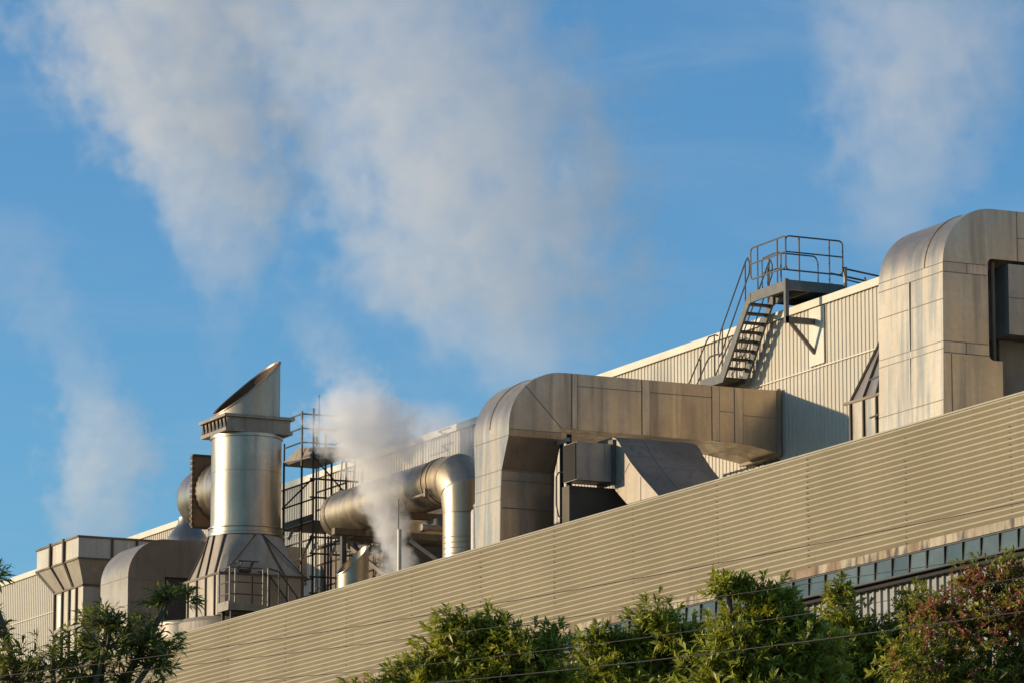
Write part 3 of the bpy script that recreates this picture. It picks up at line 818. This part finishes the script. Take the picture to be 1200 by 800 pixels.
t = thing('machine_casing', 'dark brown panelled machine casing in the shade behind the tube scaffold', 'casing', (-29, 8.8, 16.2))
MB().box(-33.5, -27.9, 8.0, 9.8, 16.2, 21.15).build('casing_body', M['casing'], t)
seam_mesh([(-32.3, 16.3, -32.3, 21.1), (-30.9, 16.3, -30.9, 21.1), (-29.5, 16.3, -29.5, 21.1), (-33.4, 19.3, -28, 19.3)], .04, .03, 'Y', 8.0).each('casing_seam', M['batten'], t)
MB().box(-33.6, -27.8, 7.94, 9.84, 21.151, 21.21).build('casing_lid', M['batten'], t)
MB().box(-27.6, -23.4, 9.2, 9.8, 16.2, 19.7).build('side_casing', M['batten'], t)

# ------------------------------------------------------------------ steel stair with platform
t = thing('steel_stair', 'grey steel stair with railed platform climbing the cream wall to the roof edge', 'stair', (-7.5, 9.4, 20))
SYF, SYB = 9.10, 9.78
PX0, PX1, PZT = -7.90, -6.05, 24.74
dk = MB().box(PX0 + .03, PX1 - .03, SYF + .03, 10.78, PZT - .07, PZT - .02).build('platform_deck', M['galv'], t)
b = MB().box(PX0, PX1, SYF - .03, SYF + .03, PZT - .27, PZT).box(PX1 - .03, PX1 + .03, SYF + .031, 10.8, PZT - .24, PZT + .02).box(PX0 - .03, PX0 + .03, SYB, 10.8, PZT - .24, PZT)
b.box(PX0 + .04, PX1 - .04, 10.74, 10.8, PZT - .24, PZT - .001).box(PX0 + .04, PX1 - .04, 9.8, 9.86, PZT - .24, PZT - .075)
b.each('platform_beam', M['galv'], t)
MB().box(PX1 - .05, PX1 + .05, SYF - .045, SYF + .055, 23.62, PZT + .04).build('post', M['galv'], t)
MB().bar((PX1 - .0, SYF - .05, 23.71), (PX1, 9.94, 23.71), .1, .16).build('bracket_arm', M['galv'], t)
MB().bar((PX1, 9.22, 23.64), (PX1, 9.94, 22.9), .08, .09).build('bracket_strut', M['galv'], t)
def stringer(y, name='stringer'):
    pr = [(PX0 + .02, PZT), (PX0 + .02, PZT - .26), (PX0 - .1, PZT - .3), (-9.45, 22.62), (-10.55, 22.62), (-10.62, 22.5), (-11.9, 21.2), (-12.1, 21.35), (-10.78, 22.74), (-10.7, 22.86), (-9.6, 22.86), (-8.02, PZT - .02)]
    MB().prism_y(pr, y - .03, y + .03).build(name, M['galv'], t)
stringer(SYF); stringer(SYB)
for k in range(8):
    x = PX0 - .2 - .20 * k; z = PZT - .25 - .208 * k
    MB().box(x - .14, x + .12, SYF + .032, SYB - .032, z - .04, z).build('tread', M['darksteel'], t)
MB().box(-10.6, -9.5, SYF + .032, SYB - .032, 22.72, 22.77).build('landing_plate', M['darksteel'], t)
for k in range(6):
    x = -10.75 - .2 * k; z = 22.55 - .21 * k
    MB().box(x - .13, x + .12, SYF + .032, SYB - .032, z - .04, z).build('tread', M['darksteel'], t)

def rloop(p, q, z0, z1, r=.1, mid=None, off=None):
    """rounded rail panel between plan points p and q"""
    p, q = Vector(p), Vector(q); d = (q - p); L = d.length; d = d / L
    P = lambda s, z: (p.x + d.x * s, p.y + d.y * s, z)
    pts = [P(r, z1), P(L - r, z1), P(L - r * .3, z1 - r * .3), P(L, z1 - r), P(L, z0 + r), P(L - r * .3, z0 + r * .3), P(L - r, z0), P(r, z0), P(r * .3, z0 + r * .3), P(0, z0 + r), P(0, z1 - r), P(r * .3, z1 - r * .3), P(r, z1)]
    b = MB().tube(pts, .022, 6)
    if mid: b.tube([P(0, mid), P(L, mid)], .02, 6)
    return b
b = rloop((PX0 - .02, SYF), (PX1, SYF), 25.08, 25.92, mid=25.5)
for x in (PX0 + .35, PX1 - .45): b.tube([(x, SYF, PZT), (x, SYF, 25.92)], .024, 6)
b.build('guardrail', M['galv'], t, True)
b = rloop((PX1, SYF), (PX1, 10.80), 25.02, 25.92, mid=25.5)
for y in (9.5, 10.4): b.tube([(PX1, y, PZT), (PX1, y, 25.92)], .024, 6)
b.build('guardrail', M['galv'], t, True)
b = MB()
for z in (25.88, 25.45, 25.04):
    b.tube([(-8.62, 9.86, z - .02), (-8.0, 9.86, z), (PX0, 9.93, z), (PX0, 11.0, z), (PX0, 11.08, z - .06)] if z != 25.45 else [(-8.66, 9.86, z), (-8.0, 9.86, z), (PX0, 9.93, z), (PX0, 11.1, z)], .021, 6)
b.tube([(-8.62, 9.86, 25.86), (-8.68, 9.86, 25.78), (-8.68, 9.86, 25.12), (-8.62, 9.86, 25.02)], .021, 6).tube([(PX0, 11.06, 25.84), (PX0, 11.12, 25.7), (PX0, 11.12, 25.14), (PX0, 11.06, 25.0)], .021, 6)
for x, y in ((PX0, 10.0), (PX0, 10.55), (-8.3, 9.86)): b.tube([(x, y, PZT - .1), (x, y, 25.88)], .022, 6)
b.build('guardrail', M['galv'], t, True)
def handrail(y):
    b = MB()
    top = [(-8.0, y, 25.28), (-7.98, y, 25.55), (-8.08, y, 25.7), (-8.2, y, 25.62), (-9.6, y, 23.98), (-9.75, y, 23.55), (-9.68, y, 23.35), (-9.55, y, 23.42), (-8.0, y, 25.28)]
    b.tube(top, .021, 6)
    for x, z0, z1 in ((-8.22, 24.45, 25.6), (-9.5, 22.9, 24.05)): b.tube([(x, y, z0), (x, y, z1)], .021, 6)
    b.tube([(-9.75, y, 23.9), (-9.9, y, 23.95), (-10.25, y, 23.95), (-10.4, y, 23.85), (-12.4, y, 21.9)], .021, 6)
    b.tube([(-9.72, y, 23.42), (-10.2, y, 23.42), (-10.4, y, 23.3), (-12.3, y, 21.5)], .021, 6)
    for x, z0, z1 in ((-9.95, 22.86, 23.95), (-10.75, 22.7, 23.45), (-11.7, 21.7, 22.6)): b.tube([(x, y, z0), (x, y, z1)], .021, 6)
    b.build('handrail', M['darksteel'], t, True)
handrail(SYF); handrail(SYB)

t = thing('roof_walkway', 'low railed walkway over the hall roof right of the stair platform', 'walkway', (-6, 11.5, 24.3))
b = MB()
for x in (-6.05, -6.75):
    b.tube([(x, 10.84, 25.2), (x, 13.2, 24.95)], .026, 6).tube([(x, 10.84, 24.92), (x, 13.2, 24.62)], .02, 6)
b.each('rail', M['galv'], t, True)
MB().bar((-6.4, 10.82, 24.6), (-6.4, 13.2, 24.42), .75, .08).build('walkway_deck', M['galv'], t)
for y in (11.6, 12.3, 13.0): MB().bar((-6.05, y - .15, 25.1 - (y - 10.84) * .1), (-6.05, y + .1, 24.5), .035).build('strut', M['galv'], t)
MB().box(-6.08, -6.0, 10.83, 10.9, 24.3, 25.24).build('post', M['lightsteel'], t)

# ------------------------------------------------------------------ trees
def leaves(shoots, L, nl, rng, spread=1., slim=1., droop=.12):
    """rosettes of folded lance leaves: returns verts, tris, age"""
    V, T, A = [], [], []
    for p, d, age, sc in shoots:
        d = d / np.linalg.norm(d)
        a = np.array((0, 0, 1.)) if abs(d[2]) < .9 else np.array((1., 0, 0))
        u = np.cross(d, a); u /= np.linalg.norm(u); w = np.cross(d, u)
        n = nl + rng.integers(-2, 3); ph = rng.uniform(0, 6.28)
        for k in range(n):
            az = ph + k * 2.4; ev = rng.uniform(.25, 1.25) * spread
            r = u * math.cos(az) + w * math.sin(az)
            ld = d * math.cos(ev) + r * math.sin(ev)
            ld = ld + np.array((0, 0, -droop)); ld /= np.linalg.norm(ld)
            l = L * sc * rng.uniform(.42, 1.12); wd = l * rng.uniform(.11, .16) * slim
            side = np.cross(ld, d); s = np.linalg.norm(side)
            if s < 1e-3: continue
            side /= s; up = np.cross(side, ld)
            b0 = p - d * rng.uniform(0, L * .7)
            mid = b0 + ld * l * .5
            tip = b0 + ld * l + np.array((0, 0, -.10 * l)) - up * l * .06
            i = len(V)
            V += [b0, mid + side * wd + up * wd * .35, mid, mid - side * wd + up * wd * .35, tip]
            T += [(i, i + 1, i + 2), (i + 1, i + 4, i + 2), (i, i + 2, i + 3), (i + 2, i + 4, i + 3)]
            g = min(1, max(0, age + rng.uniform(-.2, .2))); A += [g] * 5
    return V, T, A


def leaf_mesh(name, V, T, A, mat, root):
    o0 = ORG[root]
    me = bpy.data.meshes.new(name)
    me.from_pydata((np.array(V) - np.array(o0)).tolist(), [], T)
    at_ = me.attributes.new('age', 'FLOAT', 'POINT'); at_.data.foreach_set('value', np.array(A, dtype=np.float32))
    me.materials.append(mat); me.shade_smooth()
    o = link(bpy.data.objects.new(name, me)); o.parent = root; return o


def tree(name, label, D, lobes, L, mat, seed, dens=1., nl=9, red=None, group=None, trunk_px=None, slim=1., droop=.12):
    rng = np.random.default_rng(seed)
    S = FPX / (D / math.cos(TILT))           # pixels per metre there
    cs = []
    for (px, py, rx, ry) in lobes:
        d = D + rng.uniform(-.5, .5) * rx / S
        cs.append((np.array(at_d(px, py, d)), rx / S, ry / S))
    bx = at_d(trunk_px or sum(l[0] for l in lobes) / len(lobes), 800, D)
    root = thing(name, label, 'tree', (bx.x, bx.y, 0), group)
    h, r3 = np.array(H), np.array(RT)
    shoots, rshoots, limbs = [], [], []
    for li, (c, rx, rz) in enumerate(cs):
        ry = (rx + rz) / 2
        lobe_red = red[li % len(red)] if red else 0
        n = int(dens * 235 * (rx * rz + rx * ry + rz * ry) / 3 / (.2 * .2) * .16) + 10
        for _ in range(n):
            v = rng.normal(size=3); v /= np.linalg.norm(v)
            if v[2] < -.55: v[2] *= -.6
            rad = rng.uniform(.30, 1.0) ** .55 * rng.uniform(.86, 1.10)
            off = r3 * (v[0] * rx * rad) + h * (v[1] * ry * rad) + np.array((0, 0, v[2] * rz * rad))
            p = c + off
            d = r3 * v[0] / rx + h * v[1] / ry + np.array((0, 0, v[2] / rz)); d /= np.linalg.norm(d)
            d = d * .75 + np.array((0, 0, .30)) + np.array((-.447, -.894, 0)) * .55 + rng.normal(size=3) * .3
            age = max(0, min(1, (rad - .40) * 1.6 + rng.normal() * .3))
            sh = (p, d, age, rng.uniform(.7, 1.15))
            if red is not None and rng.uniform() < lobe_red * (1.1 if rad > .6 else .35): rshoots.append(sh)
            else: shoots.append(sh)
        # sprigs that break the outline
        for _ in range(int(8 + 4 * rx * S / 12)):
            a = rng.uniform(-.3, math.pi + .3)
            off = r3 * (math.cos(a) * rx) + np.array((0, 0, math.sin(a) * rz)) + h * rng.uniform(-.5, .5) * ry
            p = c + off * rng.uniform(.98, 1.28)
            shoots.append((p, off / np.linalg.norm(off) + np.array((0, 0, .5)), .7, 1.))
        limbs.append(c)
    V, T, A = leaves(shoots, L, nl, rng, 1., slim, droop)
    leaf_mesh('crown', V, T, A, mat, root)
    if rshoots:
        V, T, A = leaves(rshoots, L * .9, nl, rng); leaf_mesh('red_growth', V, T, A, M['leaf_red'], root)
    b = MB(); zf = min(c[2] for c in limbs) - 1.6
    b.tube([(bx.x, bx.y, 0), (bx.x + .08, bx.y, zf * .5), (bx.x, bx.y + .05, zf)], [.2, .16, .13], 10)
    for (c, rx, rz) in cs:
        m = Vector((bx.x, bx.y, zf)).lerp(Vector(c), .55) + Vector((0, 0, .15))
        b.tube([(bx.x, bx.y, zf), m, Vector(c), Vector(c) + Vector((0, 0, rz * .7))], [.07, .045, .028, .012], 7)
        for _ in range(6):
            v = rng.normal(size=3); v /= np.linalg.norm(v); v[2] = abs(v[2])
            e = c + (r3 * v[0] * rx + h * v[1] * rx + np.array((0, 0, v[2] * rz))) * .9
            b.tube([Vector(c), (Vector(c) + Vector(e)) / 2 + Vector((0, 0, -.04)), Vector(e)], [.022, .015, .007], 5)
    b.build('trunk', M['bark'], root, True, 60)
    return root


G = 'trees in front of the long beige building'
tree('broadleaf_tree', 'dark long-leaved tree rising into the lower left corner', 50,
     [(125, 758, 52, 36), (62, 782, 58, 34), (172, 752, 34, 28), (200, 700, 26, 15), (178, 775, 22, 22), (-16, 672, 20, 16), (-12, 742, 18, 26), (15, 795, 40, 40), (120, 805, 70, 45), (130, 728, 30, 16)],
     .165, M['leaf_dark'], 3, .34, 9, trunk_px=70, slim=.72, droop=.45, group=G)
tree('broadleaf_tree', 'bushy bright green tree lowest in front of the middle of the ribbed parapet', 62,
     [(545, 765, 52, 40), (500, 785, 36, 26), (580, 742, 26, 30), (538, 735, 32, 20), (612, 768, 40, 36), (648, 755, 16, 26), (585, 800, 60, 30), (520, 820, 60, 30), (415, 812, 18, 14), (640, 800, 40, 25), (560, 790, 60, 36), (470, 800, 34, 20)],
     .155, M['leaf_green'], 5, .8, 10, group=G)
tree('broadleaf_tree', 'green tree with one peaked top standing between the bushiest tree and the window strip', 67,
     [(770, 735, 36, 32), (742, 770, 56, 38), (706, 752, 30, 18), (808, 778, 46, 36), (680, 797, 48, 24), (845, 795, 50, 34), (760, 815, 80, 30), (790, 755, 44, 32), (835, 775, 40, 34), (720, 785, 50, 30)],
     .16, M['leaf_green'], 8, .8, 10, group=G)
tree('broadleaf_tree', 'tall whorled bright green tree with crown crossing the stained flashing', 57,
     [(852, 690, 24, 18), (892, 703, 34, 28), (898, 745, 54, 42), (868, 790, 66, 46), (942, 772, 44, 44), (925, 735, 34, 26), (890, 825, 90, 40), (860, 755, 40, 34), (930, 790, 50, 40), (905, 722, 34, 28)],
     .165, M['leaf_green'], 11, .75, 10, group=G)
tree('broadleaf_tree', 'olive green tree with a slim pointed top left of the red-leaved tree', 72,
     [(987, 702, 18, 24), (990, 745, 42, 40), (1030, 765, 42, 40), (960, 790, 56, 38), (1072, 712, 22, 26), (1020, 810, 60, 36), (1065, 745, 32, 36), (975, 770, 46, 36), (1045, 790, 50, 36)],
     .16, M['leaf_mixed'], 13, .9, 10, group=G)
tree('broadleaf_tree', 'tree flushed with red young leaves in the lower right corner', 53,
     [(1145, 690, 36, 34), (1186, 678, 24, 28), (1105, 728, 42, 38), (1160, 745, 56, 52), (1204, 722, 40, 50), (1085, 780, 56, 42), (1150, 805, 80, 36), (1200, 790, 40, 40)],
     .108, M['leaf_mixed'], 17, 1.9, 9, red=(.72, .5, .55, .42, .6, .10, .12, .2), group=G)

# ------------------------------------------------------------------ overhead wires
wd = Vector((H.x * math.cos(R_(37)) - H.y * math.sin(R_(37)), H.y * math.cos(R_(37)) + H.x * math.sin(R_(37)), 0))
P0 = at_d(600, 600, 40); wn = Vector((-wd.y, wd.x, 0))
def on_wire(px, py):
    d = ray(px, py); return CAM + d * ((P0 - CAM).dot(wn) / d.dot(wn))
WG = 'overhead wires'
for pts, lab, r in (
    ([(24, 788), (156, 773), (480, 724), (800, 666), (1200, 588)], 'topmost thin overhead wire crossing the ribbed parapet', .0036),
    ([(60, 797), (160, 785), (480, 748), (800, 704), (1200, 646)], 'second thin overhead wire from the top, crossing parapet and window strip', .0030),
    ([(248, 800), (467, 782), (650, 760), (950, 717), (1200, 676)], 'third overhead wire from the top, crossing the tree crowns', .0030),
    ([(510, 799), (700, 781), (800, 769), (990, 744), (1200, 716)], 'lowest overhead wire, pale against the tree crowns', .0042)):
    q = [on_wire(*p) for p in pts]
    s = [p.dot(wd) for p in q]
    co = np.polyfit(s, [p.z for p in q], 2)
    base = P0 - wd * P0.dot(wd)
    path = []
    for u in np.linspace(min(s) - 14, max(s) + 14, 60):
        p = base + wd * u; path.append((p.x, p.y, float(np.polyval(co, u))))
    tag(MB().tube(path, r, 6).build('overhead_wire', M['wire'], None, True), lab, 'wire', WG)

# ------------------------------------------------------------------ steam
def curve_node(nt, pts, src):
    n = nt.nodes.new('ShaderNodeFloatCurve'); c = n.mapping.curves[0]
    n.mapping.use_clip = False
    while len(c.points) < len(pts): c.points.new(.5, .5)
    for p, (x, y) in zip(c.points, pts): p.location = (x, y); p.handle_type = 'AUTO'
    n.mapping.update(); nt.links.new(src, n.inputs['Value']); return n.outputs[0]


def mth(nt, op, a, b=None, clamp=False):
    n = nt.nodes.new('ShaderNodeMath'); n.operation = op; n.use_clamp = clamp
    for i, v in enumerate((a, b)):
        if v is None: continue
        if hasattr(v, 'is_output'): nt.links.new(v, n.inputs[i])
        else: n.inputs[i].default_value = v
    return n.outputs[0]


def plume(label, D, rows, dens, nscale, amp, seed, depth=1., group='steam plumes', soft=.55, warp=.35):
    """rows, bottom to top: (py, cx, half width, relative density); the plume is a body of revolution-like
    cloud about a bent axis, standing at horizontal distance D."""
    rows = sorted(rows, key=lambda r: -r[0])
    base = at_d(rows[0][1], rows[0][0], D)
    loc = []
    for py, cx, hw, dn in rows:
        p = at_d(cx, py, D); q = at_d(cx + hw, py, D)
        loc.append(((p - base).dot(RT), p.z - base.z, (q - p).dot(RT), dn))
    Hh = loc[-1][1]; xmin = min(l[0] for l in loc); xr = max(l[0] for l in loc) - xmin + 1e-3; rm = max(l[2] for l in loc)
    me = bpy.data.meshes.new('steam_plume'); b = MB(); rings = []
    lo = [loc[0]] + loc + [loc[-1]]
    for i, (x, z, r, dn) in enumerate(loc):
        rr = r * 1.30 + .05
        rings.append([(x + rr * math.cos(2 * math.pi * j / 20), rr * depth * math.sin(2 * math.pi * j / 20), z) for j in range(20)])
    b.loft(rings)
    bmv = b
    o = bmv.build('steam_plume', None, None) if False else None
    me.from_pydata(b.v, [], b.f)
    bm = bmesh.new(); bm.from_mesh(me); bmesh.ops.recalc_face_normals(bm, faces=bm.faces); bm.to_mesh(me); bm.free()
    m = bpy.data.materials.new('steam'); m.use_nodes = True; nt = m.node_tree
    nt.nodes.remove(nt.nodes['Principled BSDF'])
    tc = nt.nodes.new('ShaderNodeTexCoord')
    # warp the lookup so that the edge billows
    nz = N(nt, 'ShaderNodeTexNoise', Scale=nscale * .55, Detail=2.)
    mp = nt.nodes.new('ShaderNodeMapping'); mp.inputs['Location'].default_value = (seed * 3.1, seed * 1.7, seed * 2.3)
    nt.links.new(tc.outputs['Object'], mp.inputs[0]); nt.links.new(mp.outputs[0], nz.inputs['Vector'])
    sub = nt.nodes.new('ShaderNodeVectorMath'); sub.operation = 'SUBTRACT'; sub.inputs[1].default_value = (.5, .5, .5)
    nt.links.new(nz.outputs['Color'], sub.inputs[0])
    sc_ = nt.nodes.new('ShaderNodeVectorMath'); sc_.operation = 'SCALE'; sc_.inputs['Scale'].default_value = warp * rm
    nt.links.new(sub.outputs[0], sc_.inputs[0])
    ad = nt.nodes.new('ShaderNodeVectorMath'); ad.operation = 'ADD'
    nt.links.new(tc.outputs['Object'], ad.inputs[0]); nt.links.new(sc_.outputs[0], ad.inputs[1])
    sp = nt.nodes.new('ShaderNodeSeparateXYZ'); nt.links.new(ad.outputs[0], sp.inputs[0])
    s0 = nt.nodes.new('ShaderNodeSeparateXYZ'); nt.links.new(tc.outputs['Object'], s0.inputs[0])
    tz = mth(nt, 'DIVIDE', sp.outputs[2], Hh, True)
    t0 = mth(nt, 'DIVIDE', s0.outputs[2], Hh, True)
    cx = curve_node(nt, [(l[1] / Hh, (l[0] - xmin) / xr) for l in loc], tz)
    cx = mth(nt, 'ADD', mth(nt, 'MULTIPLY', cx, xr), xmin)
    rr = mth(nt, 'MULTIPLY', curve_node(nt, [(l[1] / Hh, l[2] / rm) for l in loc], tz), rm)
    dn = curve_node(nt, [(l[1] / Hh, l[3]) for l in loc], t0)
    dx = mth(nt, 'SUBTRACT', sp.outputs[0], cx)
    dy = mth(nt, 'DIVIDE', sp.outputs[1], depth)
    q = mth(nt, 'DIVIDE', mth(nt, 'SQRT', mth(nt, 'ADD', mth(nt, 'MULTIPLY', dx, dx), mth(nt, 'MULTIPLY', dy, dy))), rr)
    n2 = N(nt, 'ShaderNodeTexNoise', Scale=nscale, Detail=6., Roughness=.64)
    nt.links.new(mp.outputs[0], n2.inputs['Vector'])
    f = mth(nt, 'ADD', mth(nt, 'SUBTRACT', 1., q), mth(nt, 'MULTIPLY', mth(nt, 'SUBTRACT', n2.outputs['Fac'], .5), amp))
    f = ramp(nt, f, 0., soft)
    d = mth(nt, 'MULTIPLY', mth(nt, 'MULTIPLY', f, dn), dens)
    pv = nt.nodes.new('ShaderNodeVolumePrincipled')
    pv.inputs['Color'].default_value = (1, .975, .952, 1); pv.inputs['Anisotropy'].default_value = 0.0
    nt.links.new(d, pv.inputs['Density'])
    nt.links.new(pv.outputs[0], nt.nodes['Material Output'].inputs['Volume'])
    me.materials.append(m)
    o = link(bpy.data.objects.new('steam_plume', me))
    o.matrix_world = Matrix(((RT.x, H.x, 0, base.x), (RT.y, H.y, 0, base.y), (0, 0, 1, base.z), (0, 0, 0, 1)))
    tag(o, label, 'steam', group)
    return o


def dist(p): return (p - CAM).dot(H)
D_a = dist(Vector((-36, 9, 0))); D_b = dist(Vector((-18, 16, 0))); D_c = dist(Vector((6, 9, 0))); D_d = dist(Vector((-43, 4.8, 0))); D_e = dist(Vector((-18.2, 3.0, 0)))
plume('tall pale steam plume narrow at its foot and spreading up left over the fat stack', D_a,
      [(475, 258, 16, .0), (430, 257, 26, .3), (380, 258, 40, .45), (300, 270, 75, .75), (220, 255, 120, 1), (130, 225, 160, 1.0), (50, 205, 185, .9), (-60, 205, 215, .75)], .33, .80, 2.5, 1., .6)
plume('broadest steam plume, drifting above the big square duct in mid sky', D_b,
      [(490, 620, 50, .0), (445, 620, 95, .5), (390, 603, 155, .7), (320, 578, 215, .85), (230, 570, 230, .9), (130, 528, 238, .85), (40, 475, 240, .75), (-60, 440, 255, .6)], .25, .78, 2.5, 2., .6)
plume('soft steam plume rising behind the largest square duct on the right', D_c,
      [(330, 1030, 26, .0), (280, 1040, 50, .5), (220, 1062, 95, .8), (140, 1075, 130, .95), (60, 1085, 145, .85), (-50, 1085, 160, .7)], .24, .80, 2.6, 3., .7)
plume('small thin steam puff over the flared hood', D_d,
      [(645, 108, 60, .3), (600, 115, 76, .8), (550, 120, 78, 1), (490, 118, 68, .9), (440, 98, 56, .5), (380, 60, 62, .28), (300, 25, 66, .22), (230, 0, 60, .0)], .36, .85, 2.5, 4., .6)
plume('dense white burst of steam around the slim upright pipe', D_e,
      [(700, 468, 18, .6), (668, 466, 23, 1.5), (640, 461, 26, 1.6), (600, 453, 27, 1.5), (572, 448, 36, 1.2), (545, 440, 50, 1), (522, 434, 72, .9), (496, 426, 78, .8), (470, 422, 62, .6), (448, 415, 50, .25), (420, 392, 56, .10), (385, 370, 50, .07), (350, 362, 40, .0)], 2.3, 2.2, 2.2, 5., .6)
plume('faint wisp of steam drifting right over the round pipe', D_e + 2,
      [(550, 500, 40, .0), (525, 505, 62, .6), (505, 508, 66, .6), (485, 500, 58, .3), (465, 495, 44, 0)], 1.1, 1.0, 1.8, 6., .6)

# ------------------------------------------------------------------ sky and sun
SD = Vector((-.447, -.894, 0)); EL = R_(8.5)
sd = Vector((SD.x * math.cos(EL), SD.y * math.cos(EL), math.sin(EL))).normalized()
w = bpy.data.worlds.new('World'); scn.world = w; w.use_nodes = True
nt = w.node_tree; bg = nt.nodes['Background']
sky = nt.nodes.new('ShaderNodeTexSky'); sky.sky_type = 'NISHITA'; sky.sun_disc = False
sky.sun_elevation = EL; sky.sun_rotation = math.atan2(sd.x, sd.y)
sky.air_density = 1.0; sky.dust_density = .3; sky.ozone_density = 2.0; sky.altitude = 200
tint = mixc(nt, 1., sky.outputs[0], (.77, 1.28, 1.74), 'MULTIPLY')
tc = nt.nodes.new('ShaderNodeTexCoord'); mp = nt.nodes.new('ShaderNodeMapping'); mp.inputs['Scale'].default_value = (3, 3, 16); mp.inputs['Rotation'].default_value = (.12, .1, 0)
nt.links.new(tc.outputs['Generated'], mp.inputs[0])
cz = N(nt, 'ShaderNodeTexNoise', Scale=2.2, Detail=7., Roughness=.62, Distortion=.6); nt.links.new(mp.outputs[0], cz.inputs['Vector'])
tint = mixc(nt, ramp(nt, cz.outputs['Fac'], .45, .8, 0, .22), tint, (4.2, 4.6, 5.0))   # thin high cloud
nt.links.new(tint, bg.inputs['Color']); bg.inputs['Strength'].default_value = .12
sl = bpy.data.lights.new('sun', 'SUN'); sl.energy = 5.0; sl.angle = R_(.5); sl.color = (1., .83, .60)
so = link(bpy.data.objects.new('sun', sl)); so.rotation_euler = (-sd).to_track_quat('-Z', 'Y').to_euler(); so.location = (-40, -80, 60)

scn.view_settings.view_transform = 'Standard'; scn.view_settings.look = 'None'
scn.view_settings.exposure = 0; scn.view_settings.gamma = 1
scn.render.engine = 'CYCLES'
c = scn.cycles
c.max_bounces = 12; c.diffuse_bounces = 3; c.glossy_bounces = 3; c.transmission_bounces = 4; c.volume_bounces = 10; c.transparent_max_bounces = 8
c.volume_step_rate = 1.0; c.volume_max_steps = 128
c.use_denoising = True
try: c.denoiser = 'OPENIMAGEDENOISE'
except Exception: pass
